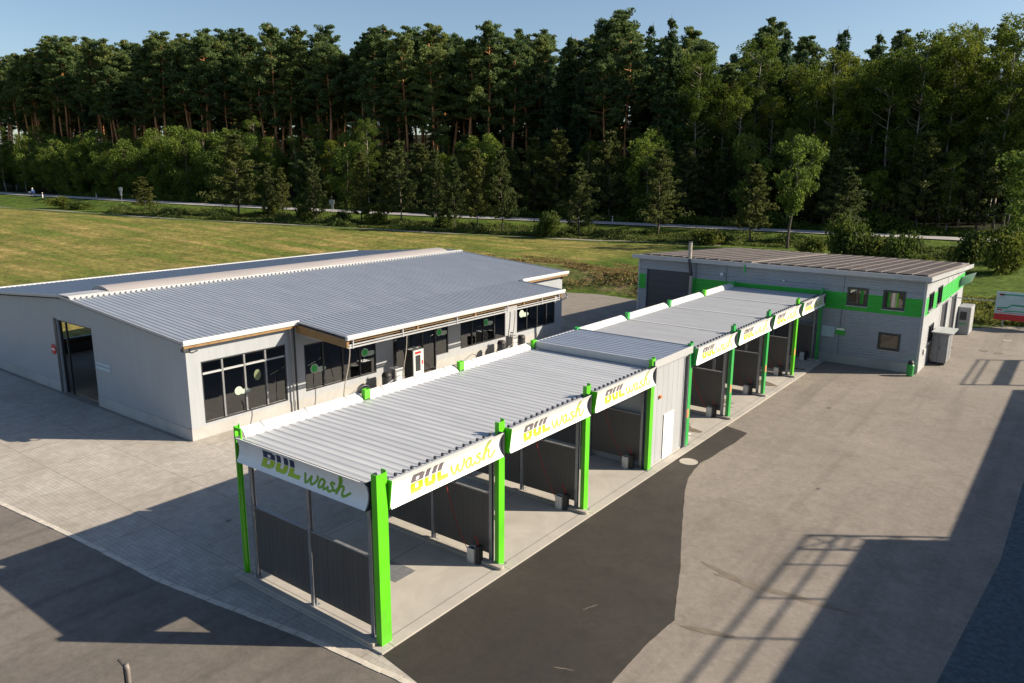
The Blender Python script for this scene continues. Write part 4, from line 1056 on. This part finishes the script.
m=MB(); bandp([(8.1,1.32),(8.5,1.32)],0,.1); bandp([(8.15,2.55),(8.5,2.55)],0,.14); bandp([(8.1,1.15),(12.5,1.15)],0,.04); m.build('red_bands',M['sign_red'],bb)
for x in (8.6,10.2,11.8): MB().box(x-.05,ybb+.07,-.1,x+.05,ybb+.17,2.5).build('post',M['steel'],bb)

# grey post in the lower left
gp=thing('grey_post',(-2.9,-5.6,0),'slim rounded grey post at the bottom edge left of the canopy','post')
m=MB(); m.tube([(-3.1,-5.3,-.06),(-3.1,-5.3,.8),(-3.1-.02,-5.3-.01,.92)],.06,12); m.build('shaft',M['rail_metal'],gp,smooth=True)
MB().tube([(-3.1-.09,-5.3-.03,0),(-3.1-.09,-5.3-.03,.86),(-3.1-.24,-5.3-.08,1.0)],.03,8).build('cable',M['black'],gp)

# ------------------------------------------------------------------ off-frame building to the right, whose shadow falls into the yard
ws=thing('workshop_block',(24,20,0),'tall workshop block with guard rail right of the yard','building')
XW=21.4
MB().box(XW,-30,-.1,XW+12,47,7.0).build('wall',M['wall_lb'],ws); MB().box(XW+.01,-30,7.0,XW+12,23.3,8.58).build('wall',M['rib'],ws)
g=MB()
for k in range(14): g.box(XW+.02,23.55-2.53*k-.03,8.58,XW+.08,23.55-2.53*k+.03,9.75)
g.box(XW+.02,-9.4,9.7,XW+.08,23.55,9.77); g.box(XW+.02,-9.4,9.13,XW+.08,23.55,9.19); g.build('guard_rail',M['steel'],ws)
g=MB(); 
for y in (22.3,23.6): g.box(XW+.0,y-.04,7.0,XW+.08,y+.04,9.75)
for i in range(3):
    z0=7.1+i*.88; g.tube([(XW+.04,22.3,z0),(XW+.04,23.6,z0+.88)],.025,5); g.tube([(XW+.04,23.6,z0),(XW+.04,22.3,z0+.88)],.025,5); g.tube([(XW+.04,22.3,z0),(XW+.04,23.6,z0)],.025,5)
g.build('lattice_mast',M['steel'],ws)
fr_=thing('shadow_gantry',(XW,52,0),'unseen steel gantry with rails, shaped to cast its shadow into the yard','gantry')  # unseen frame, added and shaped for the band and rail shadows on the forecourt
g=MB(); g.box(XW-.05,48.2,7.2,XW+.05,56.0,7.75); g.box(XW-.03,48.2,8.35,XW+.03,56,8.41); g.box(XW-.03,48.2,8.72,XW+.03,56,8.78)
g.build('beam',M['steel'],fr_)
for y in (48.2,56.0):
    MB().box(XW-.07,y-.07,-.1,XW+.07,y+.07,8.8).build('post',M['steel'],fr_)

# ------------------------------------------------------------------ trees
def leaves(centers,size,flat=.5,aspect=1.8,droop=None):
    """numpy quads (diamond shaped) around centres"""
    n=len(centers); d=rng.normal(size=(n,3)); d/=np.linalg.norm(d,axis=1)[:,None]
    if droop is not None: d=d*(1-droop[1])+droop[0]*droop[1]; d/=np.linalg.norm(d,axis=1)[:,None]+1e-9
    nrm=rng.normal(size=(n,3)); nrm[:,2]+=flat*2; a=np.cross(d,nrm); a/=np.linalg.norm(a,axis=1)[:,None]+1e-9
    s=size*rng.uniform(.6,1.4,size=(n,1))
    v=np.stack([centers-d*s*aspect*.5,centers+a*s*.5,centers+d*s*aspect*.5,centers-a*s*.5],axis=1)
    return v.reshape(-1,3)
def mesh_from_quads(name,v,mat):
    n=len(v)//4; me=bpy.data.meshes.new(name)
    me.vertices.add(len(v)); me.vertices.foreach_set('co',v.astype(np.float32).ravel())
    me.loops.add(4*n); me.loops.foreach_set('vertex_index',np.arange(4*n,dtype=np.int32))
    me.polygons.add(n); me.polygons.foreach_set('loop_start',np.arange(0,4*n,4,dtype=np.int32)); 
    me.update(calc_edges=True); me.materials.append(mat); return me
def clump(c,r,n,sq=.6):
    p=rng.normal(size=(n,3)); p/=np.linalg.norm(p,axis=1)[:,None]; p*=(rng.uniform(size=(n,1))**.4)*r; p[:,2]*=sq; return p+np.array(c)
def trunk_mesh(name,h,r0,r1,lean,branches,mat,seg=7):
    m=MB(); pts=[]; k=8
    for i in range(k+1):
        t=i/k; pts.append((lean[0]*math.sin(t*2.1)+.012*h*math.sin(t*7+lean[1]),lean[1]*t*t,h*t))
    m.tube(pts,r0,seg,r1)
    for a,b,r in branches: 
        mid=[(a[j]+b[j])/2 for j in range(3)]; mid[2]-=.04*math.dist(a,b); m.tube([a,tuple(mid),b],r,4,r*.3)
    me=bpy.data.meshes.new(name); me.from_pydata(m.v,[],m.f); me.update(); me.materials.append(mat)
    for p in me.polygons:p.use_smooth=True
    return me,pts
def trunk_at(pts,z):
    h=pts[-1][2]; t=max(0,min(.999,z/h))*8; i=int(t); f=t-i; return [pts[i][j]+(pts[i+1][j]-pts[i][j])*f for j in range(3)]
V={}
def tall_pine(i,h=32,lo=.5):
    lean=(random.uniform(-1.4,1.4),random.uniform(-1.,1.)); br=[];C_=[]
    tpts=[(lean[0]*math.sin(t*2.1)+.012*h*math.sin(t*7+lean[1]),lean[1]*t*t,h*t) for t in [k/8 for k in range(9)]]
    nb=42
    for k in range(nb):
        t=(k/nb)**.8; z=h*(lo+(1-lo)*t); L=(4.6*(1-t)**.5*(.45+.55*min(1,t*4))+.5)*random.uniform(.65,1.25); a=k*2.4+random.uniform(-.5,.5)
        b0=trunk_at(tpts,z-.6); e=(b0[0]+L*math.cos(a),b0[1]+L*math.sin(a),min(h,z)+random.uniform(-.1,.9))
        br.append((tuple(b0),e,.07))
        for q in range(4):
            f=[.4,.65,.85,1.05][q]; c=[b0[j]+(e[j]-b0[j])*f+random.uniform(-.4,.4) for j in range(3)]
            C_.append(clump(c,random.uniform(.7,1.25),64,.45))
    for k in range(6):  # dead stubs below the crown
        z=h*random.uniform(.3,lo); a=random.uniform(0,6.3); b0=trunk_at(tpts,z); br.append((tuple(b0),(b0[0]+1.8*math.cos(a),b0[1]+1.8*math.sin(a),z+.3),.04))
    tm,_=trunk_mesh('pine_trunk',h,.36,.10,lean,br,M['bark_pine'])
    v=leaves(np.concatenate(C_),.27,.6,1.8); return tm,mesh_from_quads('pine_crown',v,M['pine'])
def spruce(i,h=30,lo=.12,R0=3.4):
    C_=[];D=[];br=[]; nl=int(h*1.15)
    for k in range(nl):
        t=k/nl; z=h*(lo+(1-lo)*t)+random.uniform(-.4,.4); rad=(R0*(1-t)**.68+.1)*random.uniform(.75,1.15)
        nb=7 if t<.8 else 5
        for b in range(nb):
            a=b*2*math.pi/nb+k*.9+random.uniform(-.3,.3); L=rad*random.uniform(.55,1.25); n=int(8+L*15)
            s=rng.uniform(size=(n,1))**.75*L
            cs=np.array([math.cos(a),math.sin(a)])
            p=np.concatenate([s*cs[0]+rng.normal(size=(n,1))*.16*(1+s*.12),s*cs[1]+rng.normal(size=(n,1))*.16*(1+s*.12),z+random.uniform(-.35,.35)-.22*s+.05*s*s/max(L,.5)-rng.uniform(size=(n,1))*.7],axis=1)
            C_.append(p); D.append(np.tile([cs[0]*.6,cs[1]*.6,-.5],(n,1)))
    tm,_=trunk_mesh('spruce_trunk',h,.28,.03,(.15,.1),br,M['bark_dark'])
    v=leaves(np.concatenate(C_),.3,.3,2.,(np.concatenate(D),.55)); return tm,mesh_from_quads('spruce_crown',v,M['spruce'])
def broad(i,h,rw,lo,mat,bark,dens=1.,leaf=.3,cl=46,r0=.22):
    lean=(random.uniform(-.8,.8),random.uniform(-.6,.6)); C_=[];br=[]
    tpts=[(lean[0]*math.sin(t*2.1)+.012*h*math.sin(t*7+lean[1]),lean[1]*t*t,h*t) for t in [k/8 for k in range(9)]]
    for k in range(cl):
        t=random.random(); z=h*(lo+(1-lo)*t); prof=math.sin(math.pi*min(1,.12+.88*(1-t))**.9)**.7
        L=rw*prof*random.uniform(.35,1.1); a=random.uniform(0,6.283); b0=trunk_at(tpts,max(.5,z-L*.7)); c=(b0[0]+L*math.cos(a),b0[1]+L*math.sin(a),z)
        if k%2==0: br.append((tuple(b0),c,.05))
        C_.append(clump(c,rw*random.uniform(.2,.42),int(90*dens),.8))
    tm,_=trunk_mesh('tree_trunk',h*.92,r0,.04,lean,br,bark)
    v=leaves(np.concatenate(C_),leaf,.5,1.4); return tm,mesh_from_quads('tree_crown',v,mat)
def young_pine(i,h=13,lo=.18,rw=3.0):
    rw*=1.45
    lean=(random.uniform(-.3,.3),random.uniform(-.3,.3)); C_=[];br=[]
    tpts=[(lean[0]*math.sin(t*2.1)+.012*h*math.sin(t*7+lean[1]),lean[1]*t*t,h*t) for t in [k/8 for k in range(9)]]
    nw=int(h*1.25)
    for k in range(nw):
        t=k/nw; z=h*(lo+(1-lo)*t); rad=rw*(1-t)**.7*(.7+.3*math.sin(k*1.7))+.25
        for b in range(5):
            a=b*1.257+k*.7+random.uniform(-.35,.35); L=rad*random.uniform(.5,1.25); b0=trunk_at(tpts,z-.3); e=(b0[0]+L*math.cos(a),b0[1]+L*math.sin(a),z+.18*L)
            br.append((tuple(b0),e,.035)); 
            for f in (.45,.75,1.0):
                c=[b0[j]+(e[j]-b0[j])*f for j in range(3)]; C_.append(clump(c,.32+.16*L*f*.6,30,.6))
    tm,_=trunk_mesh('pine_trunk',h,.16,.03,lean,br,M['bark_pine'] if False else M['bark_dark'])
    v=leaves(np.concatenate(C_),.2,.4,1.8); return tm,mesh_from_quads('pine_crown',v,M['pine_young'])
def bushm(i,r,h,mat,leaf=.17,n=14):
    C_=[]
    for k in range(n):
        a=random.uniform(0,6.283); q=random.uniform(0,.75)*r; C_.append(clump((q*math.cos(a),q*math.sin(a),h*random.uniform(.25,.8)),r*.42,150,.9*h/r))
    P=np.concatenate(C_); P=P[P[:,2]>0.02]
    return None,mesh_from_quads('bush_crown',leaves(P,leaf,.4,1.5),mat)
for i in range(6): V['pine%d'%i]=tall_pine(i,random.uniform(30,36),[.42,.64,.5,.62,.45,.56][i])
for i in range(4): V['spruce%d'%i]=spruce(i,random.uniform(28,33),random.choice([.08,.15]),random.uniform(3.6,4.6))
for i in range(4): V['birch%d'%i]=broad(i,random.uniform(23,28),random.uniform(3.,3.8),.2,M['birch'],M['bark_birch'],1.5,.21,90)
for i in range(4): V['broad%d'%i]=broad(i,random.uniform(11,13),random.uniform(3.,3.8),.1,M['broad'],M['bark_dark'],1.4,.22,56)
V['verge']=broad(0,12,3.1,.36,M['broad'],M['bark_dark'],1.2,.2,50,.2)
for i in range(4): V['young%d'%i]=young_pine(i,13,random.uniform(.14,.24),random.uniform(2.6,3.3))
for i in range(3): V['bush%d'%i]=bushm(i,1.9,2.2,M['bush'])
HTS={k:None for k in V}
def put(kind,name,x,y,s,label,cat,group,rz=None,sz=1.,dz=0):
    tm,cm=V[kind]; r=thing(name,(x,y,GZ(x,y)-.1+dz),label,cat,group)
    r.rotation_euler=(0,0,random.uniform(0,6.283) if rz is None else rz); r.scale=(s,s,s*sz)
    for me,nm in ((tm,'trunk'),(cm,'crown')):
        if me is None: continue
        o=bpy.data.objects.new(nm,me); COL.objects.link(o); o.parent=r
    return r
# forest
def inwedge(x,y,mg=0):
    dx,dy=x-13.83,y+12.74; ang=math.degrees(math.atan2(dx,dy)); return -36.94-36.5-mg<ang<-36.94+35.+mg
cnt={}
occ=[]
def free(x,y,d):
    for a,b in occ:
        if (a-x)**2+(b-y)**2<d*d: return False
    return True
def scatter(v0,v1,dmin,n,pick,x0=-215,x1=30):
    c=0;tries=0
    while c<n and tries<n*40:
        tries+=1; x=random.uniform(x0,x1); v=random.uniform(v0,v1); y=sroad(x)[0]+v
        if not inwedge(x,y) or not free(x,y,dmin): continue
        k=pick(x,v)
        if k is None: continue
        kind,name,s,lab,cat,grp,sz=k
        put(kind,name,x,y,s,lab,cat,grp,sz=sz); occ.append((x,y)); c+=1
LP=('tall pine with bare reddish trunk in the dense forest beyond the road','pine tree','tall forest pines beyond the road')
LS=('dark narrow pointed spruce in the forest beyond the road','spruce tree','spruces in the forest beyond the road')
LB=('slender yellow-green birch at the forest edge on the right','birch tree','birches at the forest edge')
LU=('low rounded leafy tree at the foot of the forest beyond the road','leafy tree','low leafy trees along the forest foot')
def rowtall(x,v):
    u=random.random()
    if x<-105: return ('pine%d'%random.randrange(6),'pine_tree',random.uniform(.98,1.18)*(1.14 if x<-185 else (1.03 if x<-128 else 1)),*LP,1) if u<.88 else ('spruce%d'%random.randrange(4),'spruce_tree',random.uniform(.85,1.05),*LS,1)
    if x<-48: return ('pine%d'%random.randrange(6),'pine_tree',random.uniform(.95,1.18),*LP,1) if u<.66 else ('spruce%d'%random.randrange(4),'spruce_tree',random.uniform(1.,1.3),*LS,1)
    return ('pine%d'%random.randrange(6),'pine_tree',random.uniform(.85,1.),*LP,1) if u<.2 else ('spruce%d'%random.randrange(4),'spruce_tree',random.uniform(.95,1.22),*LS,1)
def rowback(x,v): return ('spruce%d'%random.randrange(4),'spruce_tree',random.uniform(.8,1.),*LS,1) if random.random()<.65 else ('pine%d'%random.randrange(6),'pine_tree',random.uniform(.9,1.05),*LP,1)
def rowbirch(x,v): return ('birch%d'%random.randrange(4),'birch_tree',random.uniform(.85,1.3),*LB,1)
LY=('young bushy pine at the foot of the forest beyond the road','pine tree','young pines along the forest foot')
LBS=('small birch at the foot of the forest beyond the road','birch tree','small birches along the forest foot')
def rowlow(x,v):
    u=random.random()
    if x>-130 and u<.55: return ('young%d'%random.randrange(4),'young_pine',random.uniform(.9,1.35),*LY,1)
    if u>.84: return ('birch%d'%random.randrange(4),'small_birch',random.uniform(.5,.72),*LBS,1)
    return ('broad%d'%random.randrange(4),'leafy_tree',random.uniform(.95,1.3) if x<-90 else random.uniform(.8,1.45),*LU,random.uniform(.95,1.15))
scatter(9.5,13,4.2,56,rowlow,-290,-70)
scatter(13,22,4.8,70,rowlow,-290,-60)
scatter(10,16,4.2,34,rowlow,-70,30)
scatter(12,36,4.6,56,rowbirch,-56,30)
scatter(36,52,4.9,95,rowtall,-310,-128)
scatter(27,44,4.9,95,rowtall,-128,-58)
scatter(18,44,4.6,80,rowtall,-60,30)
scatter(46,80,5.4,190,rowtall,-360)
scatter(75,110,6.5,140,rowback,-380)

# individually placed roadside pines: (x, y, height, width factor, variant, label)
RP=[(-123.1,78.5,16.3,1.35,'broad roadside pine with leaning trunk, farthest left and widest of the row'),
(-117.0,81.6,10.5,.8,'small roadside pine right behind the broad leaning one'),
(-113.8,82.2,9.8,.8,'short roadside pine, second to the right of the broad leaning one'),(-104.3,82.5,12.3,.85,'roadside pine behind the hall roof, tallest of the left trio'),
(-95.6,86.1,13.5,.9,'roadside pine just left of the middle group'),(-91.5,88.6,11.,.7,'slim roadside pine filling the gap in the middle group'),(-88.8,89.6,15.5,.95,'tallest roadside pine of the middle group'),
(-82.5,92.4,13.9,.8,'narrow roadside pine right of the tallest in the middle group'),(-78.5,92.8,12.7,.75,'thin roadside pine in the middle group beside a pair'),(-71.4,90.4,14.2,.9,'left of the paired roadside pines above the hall ridge end'),
(-68.4,93.6,14.2,.9,'right of the paired roadside pines above the hall ridge end'),(-56.2,99.2,12.4,1.1,'conical pale roadside pine standing alone left of the tall pale one'),(-44.5,104.8,14.6,1.25,'tall pale roadside pine standing alone above the building flue'),
(-28.4,103.8,12.2,1.15,'dense roadside pine left of the leafy tree on the verge'),(-17.3,112.8,11.3,1.2,'roadside pine with a forked side, right of the leafy tree')]
for i,(x,y,h,wf,l) in enumerate(RP):
    r=put('young%d'%(i%4),'roadside_pine',x,y,h/13.,l,'pine tree','pines along the country road'); r.scale=(wf*h/13*.9,wf*h/13*.9,h/13.)
def own(kind,name,x,y,s,l,cat,g=None,sc3=None):
    r=put(kind,name,x,y,s,l,cat,g)
    if sc3: r.scale=sc3
own('verge','leafy_tree',-21.4,99.7,1.25,'broad leafy tree with forked pale trunk on the verge between two pines','leafy tree',None,(1.1,1.1,1.27))
own('broad1','leafy_tree',7.2,104.5,1.2,'dark spreading tree at the right edge of the photo behind the meadow','leafy tree',None,(1.35,1.35,1.2))
own('young1','young_conifer',-146.4,71.9,.5,'small cone-shaped conifer on the left meadow verge','conifer',None,(.85,.85,.58))
own('bush0','round_bush',-57.1,90.5,1,'dark round bush between the roadside pines above the hall end','bush',None,(1.3,1.3,1.9))
BUSH=[(-170.9,66,1.9,.75,'long low bush on the far left verge'),(-165,67,1.6,.6,'right half of the low bush group on the far left verge'),
(-118,83,1.2,1.3,'bush at the foot of the left roadside pines'),(-107,82.5,1.3,1.4,'bush behind the hall roof below the roadside pines'),(-100,85,1.1,1.1,'bush between the left and middle roadside pines'),
(-92,86.5,1.2,1.2,'bush under the middle roadside pines'),(-80,91,1.2,1.1,'bush under the thin middle pines'),(-33,98,1.3,1.,'bush by the dirt track above the building roof')]
BUSH+=[(-11.5,91,1.5,1.9,'large yellow-tipped shrub behind the solar roof, left one'),(-7.5,90.,1.3,1.5,'green shrub behind the solar roof, second from left'),(-4.2,88.5,1.35,1.8,'tall shrub behind the solar roof, third from left'),
(-1.2,87,1.0,1.2,'shrub behind the solar roof near its right end'),(2.2,96,1.5,1.6,'dark shrub at the right behind the meadow, left one'),(6.6,93,1.6,1.7,'dark shrub at the right edge behind the meadow'),(-16.5,95,1.2,1.,'low shrub beside the leafy tree on the verge')]
for i,(x,y,s,sz,l) in enumerate(BUSH): 
    r=put('bush%d'%(i%3),'verge_bush',x,y,s,l,'bush','bushes on the verges'); r.scale=(s,s,s*sz/1.2)
# leafy masses: undergrowth at the forest foot, weeds on the verge, dry growth on the embankment
def stuff(name,pts,leaf,mat,asp=1.5,flat=.3):
    me=mesh_from_quads(name,leaves(np.array(pts),leaf,flat,asp),mat); o=bpy.data.objects.new(name,me); COL.objects.link(o); o['kind']='stuff'
def field_pts(n,fx,fv,hf,x0,x1,v0,v1,cl=14,r=.5):
    out=[]
    for _ in range(n):
        x=random.uniform(x0,x1); v=random.uniform(v0,v1); y=sroad(x)[0]+v
        if not inwedge(x,y,3): continue
        h=hf(x,y)
        if h<=0.05: continue
        z=GZ(x,y); 
        p=rng.normal(size=(cl,3))*np.array([r,r,0]); p[:,2]=rng.uniform(size=cl)*h
        out.append(p+np.array([x,y,z]))
    return np.concatenate(out)
def n2(x,y,s): return .5+.25*math.sin(x*s+1.3*math.sin(y*s*1.7))+.25*math.sin(y*s*1.3+x*s*.6+2)
stuff('forest_undergrowth',field_pts(4200,0,0,lambda x,y:.6+3.2*n2(x,y,.35)**2,-215,30,8.5,13.5,22,.55),.26,M['broad'])
stuff('verge_weeds',field_pts(7500,0,0,lambda x,y:.25+1.7*n2(x,y,.5)**3,-150,25,-18.5,-8,12,.35),.17,M['weed'],2.2,0)
pts=[]
for _ in range(3000):
    x=random.uniform(-58,-9); y=random.uniform(55.4,68)
    if n2(x+9,y,.55)<.42: continue
    h=(.1+.5*n2(x,y,.9)**2)*sm((67-y)/9.)
    if y<56: h*=.25
    p=rng.normal(size=(9,3))*np.array([.25,.25,0]); p[:,2]=rng.uniform(size=9)*h; pts.append(p+np.array([x,y,GZ(x,y)]))
stuff('embankment_weeds',np.concatenate(pts),.13,M['dryweed'],2.6,0)
pts=[]
for _ in range(2600):
    x=random.uniform(3,26); y=random.uniform(61.8+max(0,(x-8)*.1),74); h=(.3+.9*n2(x,y,.8)**2)
    p=rng.normal(size=(9,3))*np.array([.25,.25,0]); p[:,2]=rng.uniform(size=9)*h; pts.append(p+np.array([x,y,GZ(x,y)]))
stuff('forecourt_weeds',np.concatenate(pts),.14,M['weed'],2.6,0)

# ------------------------------------------------------------------ road furniture
def delineator(x,v,l):
    y=sroad(x)[0]+v; z=GZ(x,y); r=thing('delineator_post',(x,y,z),l,'roadside post','white delineator posts along the road')
    m=MB(); m.prism([(x-.09,y-.07),(x+.09,y-.07),(x+.05,y+.09),(x-.05,y+.09)],'z',z,z+1.25); m.build('shaft',M['signwhite'],r); MB().box(x-.095,y-.075,z+.85,x+.095,y+.095,z+1.08).build('black_band',M['black'],r)
delineator(-197,-4.4,'white roadside post just right of the motorcycle'); delineator(-190,4.6,'white roadside post on the far side of the road at the left'); delineator(-59,4.6,'white roadside post against the dark forest in the middle')
def roadsign(x,v,h,l):
    y=sroad(x)[0]+v; z=GZ(x,y); r=thing('road_sign',(x,y,z),l,'road sign')
    MB().tube([(x,y,z),(x,y,z+h)],.06,8).build('pole',M['steel'],r); m=MB(); m.box(x-.75,y-.08,z+h-.9,x+.75,y-.04,z+h-.1); m.build('plate',M['gutter'],r)
    m=MB(); m.box(x-.4,y-.08,z+h-1.9,x+.4,y-.04,z+h-1.0); m.build('plate',M['gutter'],r)
roadsign(-163,-5.5,3.6,'grey road sign seen from behind at the left of the road'); roadsign(-107,-5.,2.8,'small road sign between the left roadside pines')
# motorcycle with rider
def moto(x,y,z,rz):
    r=thing('motorcycle',(x,y,z),'blue motorcycle with rider on the road at the far left','motorcycle')
    r.rotation_euler=(0,0,rz)
    def pb(m,nm,mat,**k):
        me=bpy.data.meshes.new(nm); me.from_pydata(m.v,[],m.f); me.update(); me.materials.append(mat); o=bpy.data.objects.new(nm,me); COL.objects.link(o); o.parent=r; return o
    blue=simple('motorcycle_blue',(.02,.06,.3),.3)
    for sx in (-.75,.75):
        m=MB(); n=16; m.prism([(sx+.33*math.cos(2*math.pi*i/n),.33+.33*math.sin(2*math.pi*i/n)) for i in range(n)],'y',-.07,.07); pb(m,'wheel',M['black'])
    m=MB(); m.prism([(-.85,.75),(-.3,.5),(.25,.4),(.7,.55),(.85,.95),(.6,1.15),(.25,.98),(-.3,.85),(-.95,.98)],'y',-.18,.18); pb(m,'fairing',blue)
    m=MB(); m.box(-1.0,-.42,.6,-.5,-.2,.95); m.box(-1.0,.2,.6,-.5,.42,.95); pb(m,'pannier',M['signwhite'])
    return r
yy=sroad(-208)[0]-1.2; mz=GZ(-208,yy)+.16
moto(-208,yy,mz,R(4))
def person(x,y,z,rz):
    """seated rider: one skin-grown body mesh"""
    me=bpy.data.meshes.new('person'); 
    V_=[(0,0,.86),(0,0,1.1),(.06,0,1.35),(.08,0,1.47),(.1,0,1.6),(.1,0,1.72),
        (.07,.2,1.38),(.25,.3,1.15),(.5,.28,1.08),(.07,-.2,1.38),(.25,-.3,1.15),(.5,-.28,1.08),
        (.05,.13,.86),(.42,.22,.8),(.2,.22,.42),(.38,.22,.36),(.05,-.13,.86),(.42,-.22,.8),(.2,-.22,.42),(.38,-.22,.36)]
    E_=[(0,1),(1,2),(2,3),(3,4),(4,5),(2,6),(6,7),(7,8),(2,9),(9,10),(10,11),(0,12),(12,13),(13,14),(14,15),(0,16),(16,17),(17,18),(18,19)]
    Rr=[.16,.16,.17,.07,.12,.09,.08,.06,.05,.08,.06,.05,.1,.08,.06,.05,.1,.08,.06,.05]
    me.from_pydata(V_,E_,[]); o=bpy.data.objects.new('person',me); COL.objects.link(o)
    sk=o.modifiers.new('skin','SKIN'); 
    for i,s in enumerate(me.skin_vertices[0].data if me.skin_vertices else []): s.radius=(Rr[i],Rr[i])
    if not me.skin_vertices: pass
    o.modifiers.new('sub','SUBSURF').levels=1
    o.location=(x,y,z); o.rotation_euler=(0,0,rz); me.materials.append(simple('rider_clothes',(.12,.16,.24),.7))
    tag(o,'rider in dark blue clothes and pale helmet seated on the motorcycle','person')
    m=MB(); n=10; prof=[(.02,1.56),(.12,1.6),(.155,1.7),(.14,1.8),(.07,1.87),(.01,1.88)]; m.lathe(prof,.1,0,12)
    h=m.build('helmet',M['signwhite'],None,smooth=True); h.parent=o
    return o
person(-208,yy,mz,R(4))

# ------------------------------------------------------------------ light, sky, camera
w=bpy.data.worlds.new('World'); sc.world=w; w.use_nodes=True; t=w.node_tree
sky=t.nodes.new('ShaderNodeTexSky'); sky.sky_type='NISHITA'; sky.sun_disc=False
EL=R(29.2); AZ=math.atan2(.814,.58)
sky.sun_elevation=EL; sky.sun_rotation=AZ; sky.altitude=500; sky.air_density=1.0; sky.dust_density=1.2; sky.ozone_density=2.0
bg=t.nodes['Background']; bg.inputs['Strength'].default_value=.072; t.links.new(sky.outputs[0],bg.inputs['Color'])
sd=bpy.data.lights.new('Sun','SUN'); sd.energy=4.9; sd.angle=R(.5); sd.color=(1,.865,.68)
so=bpy.data.objects.new('Sun',sd); COL.objects.link(so)
dirv=Vector((math.sin(AZ)*math.cos(EL),math.cos(AZ)*math.cos(EL),math.sin(EL)))
so.rotation_euler=dirv.to_track_quat('Z','Y').to_euler()
cd=bpy.data.cameras.new('Camera'); cam=bpy.data.objects.new('Camera',cd); COL.objects.link(cam); sc.camera=cam
yaw,pit,rol,f=-.64467,.22062,.00593,771.85
fw=Vector((math.sin(yaw)*math.cos(pit),math.cos(yaw)*math.cos(pit),-math.sin(pit))); rr=Vector((math.cos(yaw),-math.sin(yaw),0)); up=rr.cross(fw)
r2=rr*math.cos(rol)+up*math.sin(rol); u2=-rr*math.sin(rol)+up*math.cos(rol)
mt=Matrix((r2,u2,-fw)).transposed().to_4x4(); mt.translation=Vector((13.829,-12.740,12.415)); cam.matrix_world=mt
cd.sensor_width=36; cd.lens=f/1024*36; cd.clip_end=3000; cd.clip_start=.3
sc.view_settings.view_transform='Standard'; sc.view_settings.look='None'; sc.view_settings.exposure=.9; sc.view_settings.gamma=1
sc.render.engine='CYCLES'; sc.cycles.max_bounces=6; sc.cycles.transparent_max_bounces=8
